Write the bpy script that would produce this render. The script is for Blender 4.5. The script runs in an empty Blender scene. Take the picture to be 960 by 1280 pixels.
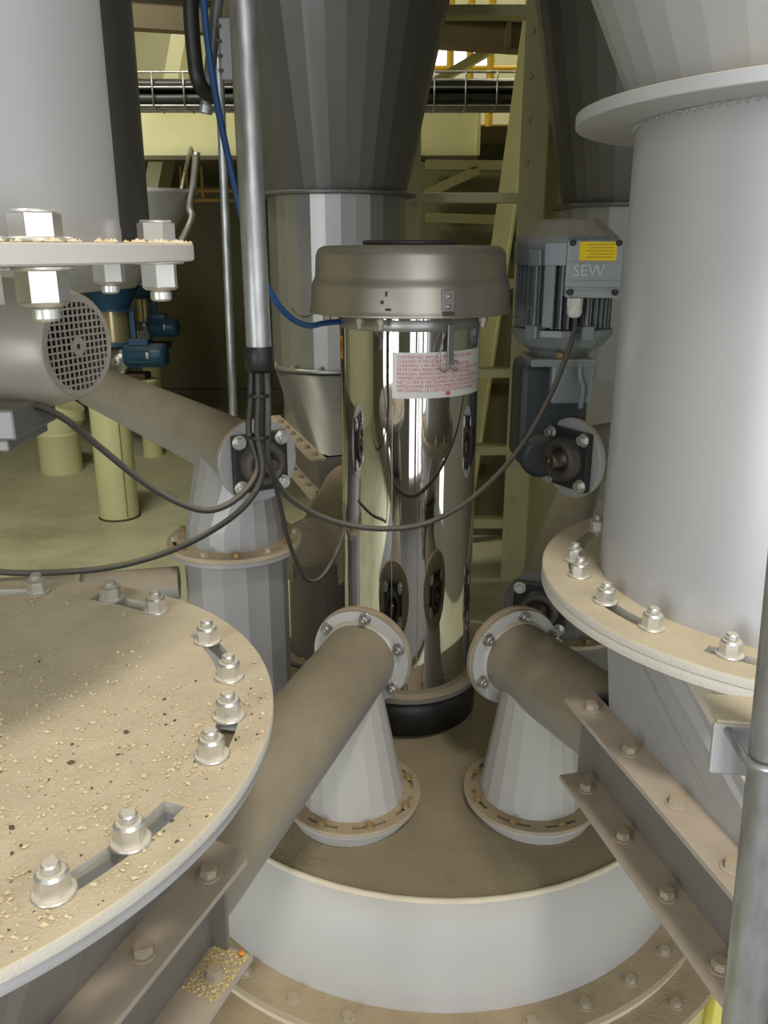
import bpy, bmesh, math, random
from mathutils import Vector, Matrix
random.seed(7)
R_ = math.radians
V = Vector
SC = bpy.context.scene
COL = SC.collection

# ------------------------------------------------------------------ camera
H = 1.75                      # camera height above the plant floor
FPX = 1040.0                  # focal length in pixels of the 960x1280 frame
PITCH = R_(17.6)
cam_d = bpy.data.cameras.new('camera'); cam = bpy.data.objects.new('camera', cam_d)
COL.objects.link(cam); SC.camera = cam
cam.location = (0, 0, H); cam.rotation_euler = (math.pi/2 - PITCH, 0, 0)
cam_d.sensor_fit = 'VERTICAL'; cam_d.sensor_height = 36.0; cam_d.lens = 36.0 * FPX / 1280.0
cam_d.clip_start = 0.02; cam_d.clip_end = 100

# ------------------------------------------------------------------ world, lights, exposure
w = bpy.data.worlds.new('world'); SC.world = w; w.use_nodes = True
bg = w.node_tree.nodes['Background']; bg.inputs[0].default_value = (0.80, 0.88, 1.0, 1); bg.inputs[1].default_value = 0.3
SC.view_settings.view_transform = 'Standard'; SC.view_settings.look = 'None'
SC.view_settings.gamma = 1.0; SC.view_settings.use_curve_mapping = False
SC.view_settings.exposure = 0.28

def area(name, loc, target, sx, sy, power, col=(1, 1, 1)):
    d = bpy.data.lights.new(name, 'AREA'); d.shape = 'RECTANGLE'; d.size = sx; d.size_y = sy
    d.energy = power; d.color = col
    o = bpy.data.objects.new(name, d); COL.objects.link(o); o.location = loc
    o.rotation_euler = (V(target) - V(loc)).to_track_quat('-Z', 'Y').to_euler()
    return o
# daylight through unseen tall glazed doors assumed behind the camera
WINX = (-3.1, -2.1, -1.45, 0.25, 0.95, 1.65); WINP = (16, 34, 26, 10, 13, 16)
for wx, wp in zip(WINX, WINP):
    area('assumed_door_light', (wx, -1.66, 1.95), (wx, 3, 1.95), 0.50, 3.2, wp, (0.95, 0.98, 1.0))
# daylight through unseen windows assumed in the right wall
WINY = (-0.9, 0.25)
for wy in WINY:
    area('assumed_window_light', (2.33, wy, 1.95), (0, wy, 1.95), 0.42, 3.2, 7, (0.95, 0.98, 1.0))
# unseen LED high bay assumed over the aisle, and unseen lamps added to brighten the rear
BAY = (0.65, -0.80, 5.20)
area('assumed_bay_light', BAY, (-.2, 0.9, 1.2), 0.7, 0.7, 130, (1.0, 0.96, 0.88))
area('added_upper_light', (-1.2, 7.0, 5.6), (-1.0, 7.0, 0), 1.4, 0.5, 60, (1.0, 0.95, 0.70))
area('added_upper_light', (1.5, 7.0, 5.6), (1.5, 7.0, 0), 1.4, 0.5, 90, (1.0, 0.95, 0.70))
LAMP3 = (-1.9, 3.9, 4.1)
area('added_rear_light', LAMP3, (-1.7, 5.2, 0.8), 1.2, 0.4, 62, (1.0, 0.95, 0.74))

# ------------------------------------------------------------------ pixel helpers
_c, _s = math.cos(PITCH), math.sin(PITCH)
def ray(x, y):
    u = (x-480)/FPX; v = (640-y)/FPX
    return V((u, _c+v*_s, -_s+v*_c))
def pY(x, y, Y):              # point seen at a pixel, at distance Y into the hall
    d = ray(x, y); return d*(Y/d.y) + V((0, 0, H))
def pZ(x, y, z):              # point seen at a pixel, on the level z
    d = ray(x, y); return d*((z-H)/d.z) + V((0, 0, H))
def zY(y, Y): return pY(480, y, Y).z
def PXb(l): return [pY(*q) for q in l]

# ------------------------------------------------------------------ materials
MATS = {}
def mat(name, col, rough=0.5, metal=0.0, var=0.12, scale=9.0, dust=0.0, dcol=(0.42, 0.34, 0.22), d0=0.25, d1=0.85,
        bump=0.0, bscale=120.0, emit=0.0, spec=0.5, stain=0.0, scol=(0.2, 0.15, 0.08), coat=0.0, stretch=(1, 1, 1)):
    if name in MATS: return MATS[name]
    m = bpy.data.materials.new(name); m.use_nodes = True
    nt = m.node_tree; N = nt.nodes; L = nt.links
    b = N['Principled BSDF']
    b.inputs['Roughness'].default_value = rough; b.inputs['Metallic'].default_value = metal
    b.inputs['Specular IOR Level'].default_value = spec
    b.inputs['Coat Weight'].default_value = coat
    tc = N.new('ShaderNodeTexCoord'); mp = N.new('ShaderNodeMapping'); mp.inputs['Scale'].default_value = stretch
    L.new(tc.outputs['Object'], mp.inputs[0])
    nz = N.new('ShaderNodeTexNoise'); nz.inputs['Scale'].default_value = scale; nz.inputs['Detail'].default_value = 5
    L.new(mp.outputs[0], nz.inputs['Vector'])
    mx = N.new('ShaderNodeMix'); mx.data_type = 'RGBA'
    lo = [max(0, c*(1-var)) for c in col]; hi = [min(1, c*(1+var)) for c in col]
    mx.inputs[6].default_value = (*lo, 1); mx.inputs[7].default_value = (*hi, 1)
    L.new(nz.outputs[0], mx.inputs[0]); out = mx.outputs[2]
    def mixin(fac, c, src):
        q = N.new('ShaderNodeMix'); q.data_type = 'RGBA'; L.new(fac, q.inputs[0]); L.new(src, q.inputs[6]); q.inputs[7].default_value = (*c, 1)
        return q.outputs[2]
    if stain > 0:
        n2 = N.new('ShaderNodeTexNoise'); n2.inputs['Scale'].default_value = scale*0.45; n2.inputs['Detail'].default_value = 8; n2.inputs['Roughness'].default_value = 0.7
        L.new(mp.outputs[0], n2.inputs['Vector'])
        r = N.new('ShaderNodeMapRange'); r.inputs[1].default_value = 0.50; r.inputs[2].default_value = 0.72; r.inputs[4].default_value = stain
        L.new(n2.outputs[0], r.inputs[0]); out = mixin(r.outputs[0], scol, out)
    if dust > 0:                # dust that has settled on the faces that look up
        g = N.new('ShaderNodeNewGeometry'); sx = N.new('ShaderNodeSeparateXYZ'); L.new(g.outputs['Normal'], sx.inputs[0])
        r = N.new('ShaderNodeMapRange'); r.interpolation_type = 'SMOOTHSTEP'
        r.inputs[1].default_value = d0; r.inputs[2].default_value = d1; r.inputs[4].default_value = dust
        L.new(sx.outputs[2], r.inputs[0])
        n3 = N.new('ShaderNodeTexNoise'); n3.inputs['Scale'].default_value = 14; n3.inputs['Detail'].default_value = 9; n3.inputs['Roughness'].default_value = 0.65
        L.new(tc.outputs['Object'], n3.inputs['Vector'])
        dm = N.new('ShaderNodeMix'); dm.data_type = 'RGBA'
        dm.inputs[6].default_value = (*[c*0.72 for c in dcol], 1); dm.inputs[7].default_value = (*[min(1, c*1.3) for c in dcol], 1)
        L.new(n3.outputs[0], dm.inputs[0])
        q = N.new('ShaderNodeMix'); q.data_type = 'RGBA'; L.new(r.outputs[0], q.inputs[0]); L.new(out, q.inputs[6]); L.new(dm.outputs[2], q.inputs[7])
        out = q.outputs[2]
        rr = N.new('ShaderNodeMapRange'); rr.inputs[3].default_value = rough; rr.inputs[4].default_value = 0.92
        L.new(r.outputs[0], rr.inputs[0]); L.new(rr.outputs[0], b.inputs['Roughness'])
        if metal > 0:
            mm = N.new('ShaderNodeMapRange'); mm.inputs[3].default_value = metal; mm.inputs[4].default_value = 0
            L.new(r.outputs[0], mm.inputs[0]); L.new(mm.outputs[0], b.inputs['Metallic'])
    L.new(out, b.inputs['Base Color'])
    if bump > 0:
        n4 = N.new('ShaderNodeTexNoise'); n4.inputs['Scale'].default_value = bscale; n4.inputs['Detail'].default_value = 4
        L.new(tc.outputs['Object'], n4.inputs['Vector'])
        bp = N.new('ShaderNodeBump'); bp.inputs['Strength'].default_value = bump; bp.inputs['Distance'].default_value = 0.004
        L.new(n4.outputs[0], bp.inputs['Height']); L.new(bp.outputs[0], b.inputs['Normal'])
    if emit > 0:
        b.inputs['Emission Color'].default_value = (*col, 1); b.inputs['Emission Strength'].default_value = emit
    MATS[name] = m; return m

DUST = (0.50, 0.41, 0.27)
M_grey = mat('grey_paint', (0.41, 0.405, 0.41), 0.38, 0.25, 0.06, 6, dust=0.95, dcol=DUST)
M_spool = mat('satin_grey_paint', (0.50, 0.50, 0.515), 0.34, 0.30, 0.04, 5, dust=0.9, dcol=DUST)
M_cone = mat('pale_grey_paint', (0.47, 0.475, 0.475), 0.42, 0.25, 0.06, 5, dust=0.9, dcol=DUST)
M_dark = mat('dark_grey_paint', (0.20, 0.20, 0.195), 0.38, 0.35, 0.10, 6, dust=0.8, dcol=(0.30, 0.26, 0.18))
M_darkr = mat('deep_grey_paint', (0.085, 0.083, 0.08), 0.5, 0.1, 0.10, 6)
M_plate = mat('dusty_plate', (0.52, 0.49, 0.43), 0.6, 0.0, 0.05, 10, dust=1.0, dcol=(0.57, 0.48, 0.33), bump=0.3, bscale=260, stain=0.0)
M_tube = mat('dusty_tube', (0.33, 0.32, 0.30), 0.45, 0.2, 0.08, 8, dust=0.97, dcol=(0.30, 0.25, 0.17), d0=-0.35, d1=0.45)
M_trough = mat('dusty_trough', (0.22, 0.20, 0.175), 0.55, 0.15, 0.10, 8, dust=0.9, dcol=(0.34, 0.27, 0.19), d0=0.2, d1=0.8)
M_strip = mat('dusty_bar', (0.42, 0.37, 0.32), 0.6, 0.0, 0.10, 14, dust=0.9, dcol=(0.45, 0.365, 0.275), d0=0.1, d1=0.7, stain=0.35, scol=(0.28, 0.20, 0.13))
M_tanktop = mat('tank_top_dust', (0.265, 0.215, 0.132), 0.92, 0.0, 0.25, 7, bump=0.5, bscale=170, stain=0.35, scol=(0.17, 0.13, 0.075))
M_band = mat('white_grey_paint', (0.53, 0.525, 0.515), 0.36, 0.1, 0.05, 4, dust=0.9, dcol=(0.36, 0.29, 0.18), stain=0.12, scol=(0.42, 0.38, 0.31))
M_band2 = mat('flange_paint', (0.56, 0.54, 0.51), 0.5, 0.1, 0.06, 8, dust=0.95, dcol=DUST, d0=0.5, d1=0.9)
M_spout = mat('dusty_spout_paint', (0.55, 0.545, 0.535), 0.42, 0.1, 0.06, 5, dust=0.75, dcol=(0.40, 0.345, 0.26), d0=-0.15, d1=0.6)
M_rim = mat('dusty_rim', (0.42, 0.35, 0.25), 0.85, 0.0, 0.2, 18, dust=0.9, dcol=(0.40, 0.31, 0.19), bump=0.5, bscale=180)
M_gasket = mat('cream_gasket', (0.70, 0.62, 0.47), 0.8, 0, 0.1, 20)
M_zinc = mat('zinc', (0.72, 0.71, 0.68), 0.35, 0.85, 0.08, 60, dust=0.75, dcol=(0.60, 0.53, 0.40), d0=0.75, d1=1.0)
M_zincd = mat('dusty_zinc', (0.46, 0.41, 0.33), 0.6, 0.4, 0.2, 60, dust=0.85, dcol=(0.42, 0.33, 0.21), d0=0.2, d1=0.9)
M_nut = mat('weathered_steel', (0.42, 0.40, 0.37), 0.35, 0.8, 0.2, 60)
M_brass = mat('yellow_zinc', (0.40, 0.29, 0.14), 0.5, 0.5, 0.2, 60)
M_galv = mat('galvanised', (0.42, 0.43, 0.43), 0.40, 0.75, 0.55, 60, stretch=(1, 1, 0.3))
M_chrome = mat('mirror_steel', (0.72, 0.71, 0.70), 0.045, 1.0, 0.03, 3)
M_lid = mat('satin_steel', (0.50, 0.455, 0.40), 0.40, 0.8, 0.08, 5, dust=0.6, dcol=(0.36, 0.31, 0.24), d0=0.3, d1=1.0)
M_bgsteel = mat('dull_steel', (0.40, 0.40, 0.395), 0.36, 0.75, 0.08, 5)
M_rear = mat('dimmed_sheet_steel', (0.18, 0.176, 0.17), 0.46, 0.6, 0.08, 5)  # steel of the rear silos, with their dim light put into the colour
M_black = mat('black_rubber', (0.012, 0.012, 0.012), 0.45, 0, 0.2, 30)
M_cable = mat('dusty_cable', (0.03, 0.029, 0.027), 0.45, 0, 0.2, 30, dust=0.75, dcol=(0.22, 0.18, 0.13), d0=0.1, d1=0.8)
M_gcable = mat('grey_cable', (0.06, 0.055, 0.048), 0.5, 0, 0.2, 30, dust=0.7, dcol=(0.25, 0.21, 0.16), d0=-0.1, d1=0.8)
M_iron = mat('black_iron', (0.028, 0.030, 0.030), 0.48, 0.2, 0.25, 25, dust=0.4, dcol=(0.25, 0.21, 0.15), d0=0.5, d1=1)
M_ironring = mat('dusty_iron', (0.10, 0.09, 0.078), 0.5, 0.3, 0.2, 40)
M_motor = mat('blue_grey_cast', (0.24, 0.275, 0.295), 0.42, 0.1, 0.10, 20, dust=0.85, dcol=(0.42, 0.365, 0.29), d0=0.1, d1=0.7)
M_motord = mat('dark_cast', (0.045, 0.053, 0.058), 0.5, 0.1, 0.2, 20, dust=0.6, dcol=(0.26, 0.22, 0.17), d0=0.4, d1=0.95)
M_cowl = mat('dusty_cowl', (0.36, 0.33, 0.29), 0.38, 0.2, 0.08, 8, dust=0.6, dcol=(0.36, 0.30, 0.22), d0=0.2, d1=1)
M_cream = mat('cream_paint', (0.47, 0.45, 0.24), 0.5, 0, 0.08, 5, stain=0.15, scol=(0.30, 0.26, 0.13))
M_creamp = mat('pale_cream_paint', (0.68, 0.66, 0.37), 0.4, 0, 0.06, 5, stain=0.1, scol=(0.35, 0.30, 0.15))
M_floor = mat('checker_plate', (0.52, 0.51, 0.35), 0.55, 0, 0.20, 1.6, stain=0.75, scol=(0.20, 0.18, 0.09), bump=0.35, bscale=30)
M_wall = mat('olive_wall', (0.16, 0.15, 0.072), 0.7, 0, 0.08, 3)
M_wallw = mat('cream_wall', (0.50, 0.48, 0.31), 0.7, 0, 0.08, 3)
M_wallf = mat('grey_green_wall', (0.20, 0.195, 0.15), 0.8, 0, 0.08, 3)
M_olive = mat('olive_steel', (0.24, 0.225, 0.11), 0.6, 0, 0.1, 5)
M_brown = mat('brown_beam', (0.13, 0.105, 0.06), 0.6, 0, 0.15, 6)
M_yellow = mat('yellow_paint', (0.75, 0.48, 0.03), 0.45, 0, 0.08, 8)
M_paleyel = mat('pale_yellow', (0.80, 0.72, 0.18), 0.5, 0, 0.08, 8)
M_blue = mat('blue_paint', (0.022, 0.085, 0.17), 0.4, 0, 0.2, 8, dust=0.5, dcol=(0.22, 0.21, 0.15), d0=0.4, d1=1)
M_hose = mat('blue_hose', (0.01, 0.07, 0.22), 0.35, 0, 0.1, 8)
M_amber = mat('amber_cylinder', (0.44, 0.38, 0.22), 0.25, 0.6, 0.3, 6, stretch=(6, 6, 0.3))
M_rust = mat('rust_base', (0.09, 0.045, 0.025), 0.8, 0, 0.3, 14)
M_white = mat('white_plastic', (0.80, 0.79, 0.76), 0.5, 0, 0.03, 8)
M_label = mat('white_label', (0.80, 0.78, 0.77), 0.45, 0, 0.02, 8)
M_red = mat('red_print', (0.62, 0.05, 0.07), 0.5, 0, 0.02, 8)
M_orange = mat('orange_print', (0.85, 0.33, 0.02), 0.5, 0, 0.02, 8)
M_sticker = mat('yellow_sticker', (1.0, 0.74, 0.02), 0.5, 0, 0.03, 8)
M_print = mat('dark_print', (0.45, 0.25, 0.02), 0.6, 0, 0.02, 8)
M_grain = mat('yellow_grain', (0.62, 0.50, 0.22), 0.6, 0, 0.5, 300)
M_crumb = mat('pale_crumb', (0.66, 0.54, 0.34), 0.8, 0, 0.3, 90)
M_hull = mat('dark_hull', (0.10, 0.075, 0.04), 0.8, 0, 0.3, 90)
M_corn = mat('orange_grain', (0.70, 0.26, 0.04), 0.6, 0, 0.1, 60)
M_frame = mat('window_frame_paint', (0.55, 0.55, 0.52), 0.5, 0, 0.05, 5)
M_lamp = mat('lamp_diffuser', (1.0, 0.96, 0.88), 0.5, 0, 0.0, 5, emit=3.0)

# glass for the windows
M_glass = bpy.data.materials.new('clear_glass'); M_glass.use_nodes = True
_b = M_glass.node_tree.nodes['Principled BSDF']; _b.inputs['Transmission Weight'].default_value = 1.0; _b.inputs['Roughness'].default_value = 0.0; _b.inputs['IOR'].default_value = 1.02

# ------------------------------------------------------------------ mesh helpers
class MB:
    def __init__(s): s.v = []; s.f = []; s.sm = []
    def add(s, vs, fs, smooth=False):
        o = len(s.v); s.v += [V(v) for v in vs]
        for f in fs: s.f.append([i+o for i in f]); s.sm.append(smooth)
        return s
    def box(s, c, size, M=None, bev=0.0):
        bm = bmesh.new(); bmesh.ops.create_cube(bm, size=1.0)
        for v in bm.verts: v.co = V((v.co.x*size[0], v.co.y*size[1], v.co.z*size[2]))
        if bev > 0: bmesh.ops.bevel(bm, geom=list(bm.edges), offset=bev, segments=2, affect='EDGES', profile=0.5)
        bm.verts.index_update()
        M = M or Matrix.Identity(4)
        vs = [M @ (v.co + V(c)) for v in bm.verts]; fs = [[v.index for v in f.verts] for f in bm.faces]
        bm.free(); return s.add(vs, fs)
    def lathe(s, prof, n=48, M=None, smooth=True, a0=0.0, cap0=False, cap1=False):
        """profile of (r, z); flat shading where smooth is False"""
        M = M or Matrix.Identity(4); vs = []; fs = []; m = len(prof)
        for k in range(n):
            a = a0 + 2*math.pi*k/n; ca, sa = math.cos(a), math.sin(a)
            for r, z in prof: vs.append(M @ V((r*ca, r*sa, z)))
        for k in range(n):
            k2 = (k+1) % n
            for j in range(m-1): fs.append([k*m+j, k2*m+j, k2*m+j+1, k*m+j+1])
        s.add(vs, fs, smooth)
        for cap, j in ((cap0, 0), (cap1, m-1)):
            if cap:
                o = len(s.v); r, z = prof[j]
                s.v += [M @ V((r*math.cos(a0+2*math.pi*k/n), r*math.sin(a0+2*math.pi*k/n), z)) for k in range(n)]
                idx = list(range(o, o+n)); s.f.append(idx if j else idx[::-1]); s.sm.append(False)
        return s
    def disc(s, r, z0, z1, n=48, M=None, r_in=0.0, bev=0.0):
        """flat plate with crisp rims"""
        b = bev
        if r_in > 0:
            s.lathe([(r_in, z1), (r-b, z1)], n, M, False); s.lathe([(r-b, z1), (r, z1-b)], n, M, True) if b else None
            s.lathe([(r, z1-b), (r, z0+b)], n, M, True); s.lathe([(r, z0+b), (r-b, z0)], n, M, True) if b else None
            s.lathe([(r-b, z0), (r_in, z0)], n, M, False); s.lathe([(r_in, z0), (r_in, z1)], n, M, True)
        else:
            s.lathe([(r-b, z1), (r, z1-b)], n, M, True) if b else None
            s.lathe([(r, z1-b), (r, z0+b)], n, M, True); s.lathe([(r, z0+b), (r-b, z0)], n, M, True) if b else None
            s.lathe([(r-b, z0), (r-b, z0)], 3, M, False) if False else None
            MM = M or Matrix.Identity(4)
            o = len(s.v); s.v += [MM @ V(((r-b)*math.cos(2*math.pi*k/n), (r-b)*math.sin(2*math.pi*k/n), z1)) for k in range(n)]
            s.f.append(list(range(o, o+n))); s.sm.append(False)
            o = len(s.v); s.v += [MM @ V(((r-b)*math.cos(2*math.pi*k/n), (r-b)*math.sin(2*math.pi*k/n), z0)) for k in range(n)]
            s.f.append(list(range(o+n-1, o-1, -1))); s.sm.append(False)
        return s
    def cyl(s, p0, p1, r0, r1=None, n=24, caps=True, smooth=True):
        r1 = r0 if r1 is None else r1; d = V(p1)-V(p0); M = frame(p0, d)
        return s.lathe([(r0, 0), (r1, d.length)], n, M, smooth, 0, caps, caps)
    def sweep(s, pts, r, n=10, caps=True):
        pts = [V(p) for p in pts]; m = len(pts); vs = []; fs = []
        t0 = (pts[1]-pts[0]).normalized(); up = V((0, 0, 1)) if abs(t0.z) < .9 else V((1, 0, 0)); nx = t0.cross(up).normalized()
        for i, p in enumerate(pts):
            t = (pts[min(i+1, m-1)]-pts[max(i-1, 0)]).normalized()
            nx = (nx - t*nx.dot(t)).normalized(); ny = t.cross(nx)
            for k in range(n):
                a = 2*math.pi*k/n; vs.append(p + (nx*math.cos(a)+ny*math.sin(a))*r)
        for i in range(m-1):
            for k in range(n): fs.append([i*n+k, i*n+(k+1) % n, (i+1)*n+(k+1) % n, (i+1)*n+k])
        if caps: fs.append(list(range(n))[::-1]); fs.append([(m-1)*n+k for k in range(n)])
        return s.add(vs, fs, True)
    def loft(s, a, b, smooth=False):
        n = len(a); vs = list(a)+list(b); fs = [[k, (k+1) % n, n+(k+1) % n, n+k] for k in range(n)]
        return s.add(vs, fs, smooth)
    def prism(s, poly, z0, z1, M=None):
        M = M or Matrix.Identity(4); n = len(poly)
        vs = [M @ V((x, y, z0)) for x, y in poly] + [M @ V((x, y, z1)) for x, y in poly]
        fs = [[k, (k+1) % n, n+(k+1) % n, n+k] for k in range(n)] + [list(range(n))[::-1], list(range(n, 2*n))]
        return s.add(vs, fs)
    def mesh(s, name):
        me = bpy.data.meshes.new(name); me.from_pydata([tuple(v) for v in s.v], [], s.f)
        me.polygons.foreach_set('use_smooth', s.sm)
        bm = bmesh.new(); bm.from_mesh(me); bmesh.ops.recalc_face_normals(bm, faces=bm.faces[:]); bm.to_mesh(me); bm.free()
        me.update(); return me

def frame(p, d, up=None):
    d = V(d).normalized(); up = V(up) if up else (V((0, 0, 1)) if abs(d.z) < .95 else V((0, 1, 0)))
    x = up.cross(d).normalized(); y = d.cross(x)
    M = Matrix((x, y, d)).transposed().to_4x4(); M.translation = V(p); return M
def cat(pts, k=8):
    pts = [V(p) for p in pts]; P = [pts[0]*2-pts[1]]+pts+[pts[-1]*2-pts[-2]]; out = []
    for i in range(1, len(P)-2):
        a, b, c, d = P[i-1], P[i], P[i+1], P[i+2]
        for j in range(k):
            t = j/k
            out.append(0.5*((2*b)+(c-a)*t+(2*a-5*b+4*c-d)*t*t+(3*b-a-3*c+d)*t**3))
    return out+[pts[-1]]

WM = {}
def put(o, parent, M):
    WM[o.name] = M
    if parent is not None:
        o.parent = parent; o.matrix_local = WM[parent.name].inverted() @ M
    else: o.matrix_local = M
def thing(name, label, cat_, loc, group=None):
    o = bpy.data.objects.new(name, None); COL.objects.link(o); o.empty_display_size = 0.05
    put(o, None, Matrix.Translation(V(loc))); o['label'] = label; o['category'] = cat_
    if group: o['group'] = group
    return o
def obj(name, mb, m, parent=None, M=None, label=None, category=None, kind=None, group=None):
    me = mb.mesh(name) if isinstance(mb, MB) else mb
    if not me.materials: me.materials.append(m)
    o = bpy.data.objects.new(name, me); COL.objects.link(o); put(o, parent, M or Matrix.Identity(4))
    if label: o['label'] = label
    if category: o['category'] = category
    if kind: o['kind'] = kind
    if group: o['group'] = group
    return o
def struct(name, mb, m): return obj(name, mb, m, None, None, kind='structure')

# shared fasteners: hex nut with stud end on a washer, hex head screw
def hexpts(af): return [(af/math.sqrt(3)*math.cos(R_(60*k)), af/math.sqrt(3)*math.sin(R_(60*k))) for k in range(6)]
def nut_mesh(af, h, stud, sl):
    mb = MB(); mb.prism(hexpts(af), 0, h*0.88)
    mb.lathe([(af*0.575, h*0.88), (af*0.47, h)], 12, None, True)
    mb.disc(af*0.47, h*0.98, h, 12); mb.disc(stud, h, h+sl, 12, None, 0, stud*0.2)
    return mb.mesh('bolt')
def head_mesh(af, h):
    mb = MB(); mb.prism(hexpts(af), 0, h*0.85); mb.disc(af*0.50, h*0.85, h, 12, None, 0, af*.03); return mb.mesh('bolt')
def wash_mesh(r, t): mb = MB(); mb.disc(r, 0, t, 20, None, 0, t*0.3); return mb.mesh('washer')
FAST = {}
def bolt(parent, p, d=(0, 0, 1), kind='nut', af=0.024, m=None, wr=None, h=None):
    m = m or M_zinc; key = (kind, af, h, m.name)
    if key not in FAST:
        hh = h or af*(0.78 if kind == 'nut' else 0.58)
        me = nut_mesh(af, hh, af*0.33, af*0.34) if kind == 'nut' else head_mesh(af, hh)
        me.materials.append(m); ws = wash_mesh(wr or af*0.78, af*0.12); ws.materials.append(m); FAST[key] = (me, ws)
    me, ws = FAST[key]
    Mx = frame(p, d) @ Matrix.Rotation(random.uniform(0, 1.05), 4, 'Z')
    b = obj('bolt', me, m, parent, Mx @ Matrix.Translation((0, 0, af*0.12)))
    obj('washer', ws, m, b, Mx)
    return b

def slotted(r_in, R, z0, z1, slots, rs0, rs1, c, step=2.0):
    """round plate with curved bolt slots cut through it"""
    br = sorted(set([round(k*step*1.5, 4) for k in range(int(360/(step*1.5)))] + [round(a % 360, 4) for s in slots for a in s]))
    def inslot(a): return any((a-s[0]) % 360 < (s[1]-s[0]) for s in slots)
    mb = MB(); n = len(br); bev = 0.0015
    rings = [r_in, rs0, rs1, R-bev]
    def P(r, a, z): return V((c[0]+r*math.cos(R_(a)), c[1]+r*math.sin(R_(a)), z))
    for i in range(n):
        a, b = br[i], br[(i+1) % n]; b = b if b > a else b+360; mid = (a+b)/2; hole = inslot(mid)
        for j in range(3):
            if j == 1 and hole: continue
            r0, r1 = rings[j], rings[j+1]
            for z, fl in ((z1, 0), (z0, 1)):
                q = [P(r0, a, z), P(r1, a, z), P(r1, b, z), P(r0, b, z)]
                if r0 == 0: q = q[1:3] + [q[0]]
                mb.add(q, [list(range(len(q)))])
        mb.add([P(R-bev, a, z1), P(R, a, z1-bev), P(R, b, z1-bev), P(R-bev, b, z1)], [[0, 1, 2, 3]], True)
        mb.add([P(R, a, z1-bev), P(R, a, z0), P(R, b, z0), P(R, b, z1-bev)], [[0, 1, 2, 3]], True)
        if r_in > 0: mb.add([P(r_in, a, z1), P(r_in, a, z0), P(r_in, b, z0), P(r_in, b, z1)], [[0, 1, 2, 3]], True)
        if hole:
            for r in (rs0, rs1): mb.add([P(r, a, z1), P(r, a, z0), P(r, b, z0), P(r, b, z1)], [[0, 1, 2, 3]])
            for e, o in ((a, a-0.01), (b, b+0.01)):
                if not inslot(o % 360): mb.add([P(rs0, e, z1), P(rs1, e, z1), P(rs1, e, z0), P(rs0, e, z0)], [[0, 1, 2, 3]])
    bm = bmesh.new(); me = mb.mesh('plate'); bm.from_mesh(me); bmesh.ops.remove_doubles(bm, verts=bm.verts, dist=1e-5)
    bmesh.ops.recalc_face_normals(bm, faces=bm.faces[:]); bm.to_mesh(me); bm.free(); return me

def text_mb(txt, size, ext=0.0):
    cu = bpy.data.curves.new('lettering', 'FONT'); cu.body = txt; cu.size = size; cu.extrude = ext; cu.resolution_u = 2
    o = bpy.data.objects.new('lettering', cu); COL.objects.link(o)
    dg = bpy.context.evaluated_depsgraph_get(); me = bpy.data.meshes.new_from_object(o.evaluated_get(dg))
    mb = MB(); mb.add([v.co.copy() for v in me.vertices], [list(p.vertices) for p in me.polygons])
    bpy.data.objects.remove(o); bpy.data.curves.remove(cu); bpy.data.meshes.remove(me); return mb

#==SETTING==
# ------------------------------------------------------------------ the hall
X0, X1, Y0, Y1, ZC = -6.5, 2.4, -1.72, 9.8, 6.0
struct('floor', MB().box(((X0+X1)/2, (Y0+Y1)/2, -0.05), (X1-X0+.4, Y1-Y0+.4, 0.1)), M_floor)
struct('ceiling', MB().box(((X0+X1)/2, (Y0+Y1)/2, ZC+.05), (X1-X0+.4, Y1-Y0+.4, 0.1)), M_wallf)
struct('wall_left', MB().box((X0-.05, (Y0+Y1)/2, ZC/2), (0.1, Y1-Y0, ZC)), M_wallw)
wb = struct('wall_back', MB().box(((X0+X1)/2, Y1+.05, ZC/2), (X1-X0, 0.1, ZC)), M_wall)
for px in (306, 330):
    p = pY(px, 300, Y1); obj('wall_seam', MB().box((p.x, Y1-.02, 1.25), (0.05, 0.04, 2.4)), M_wall, wb)
obj('wall_kick_rail', MB().box((-2.5, Y1-.03, 0.12), (7.6, 0.06, 0.10)), M_brown, wb)
def wall_with_windows(name, axis, at, a0, a1, wins, half, z0, z1, outer):
    """wall made of strips round its assumed window openings"""
    mb = MB(); edges = [a0]
    for c in wins: edges += [c-half, c+half]
    edges.append(a1)
    def seg(p, q, zz0, zz1):
        if axis == 'x': mb.box(((p+q)/2, at, (zz0+zz1)/2), (q-p, 0.1, zz1-zz0))
        else: mb.box((at, (p+q)/2, (zz0+zz1)/2), (0.1, q-p, zz1-zz0))
    for i in range(0, len(edges), 2): seg(edges[i], edges[i+1], 0, ZC)
    for c in wins: seg(c-half, c+half, 0, z0); seg(c-half, c+half, z1, ZC)
    w_ = struct(name, mb, M_wallf)
    for c in wins:
        f = MB()
        for k in (-1, 1):
            if axis == 'x':
                f.box((c+k*(half-.025), at+.02, (z0+z1)/2), (0.05, 0.06, z1-z0))
            else: f.box((at-.02, c+k*(half-.025), (z0+z1)/2), (0.06, 0.05, z1-z0))
        for zz in (z0+.025, (z0*.45+z1*.55), z1-.025):
            f.box((c, at+.02, zz), (2*half, 0.05, 0.05)) if axis == 'x' else f.box((at-.02, c, zz), (0.05, 2*half, 0.05))
        fr = obj('window_frame', f, M_frame, w_)  # frame of an assumed opening
    return w_
wall_with_windows('wall_behind', 'x', Y0, X0, X1, WINX, 0.26, 0.3, 3.6, -1)  # the glazed door openings are unseen and assumed
wall_with_windows('wall_right', 'y', X1, Y0, Y1, WINY, 0.24, 0.3, 3.6, 1)  # the window openings are unseen and assumed
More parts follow.
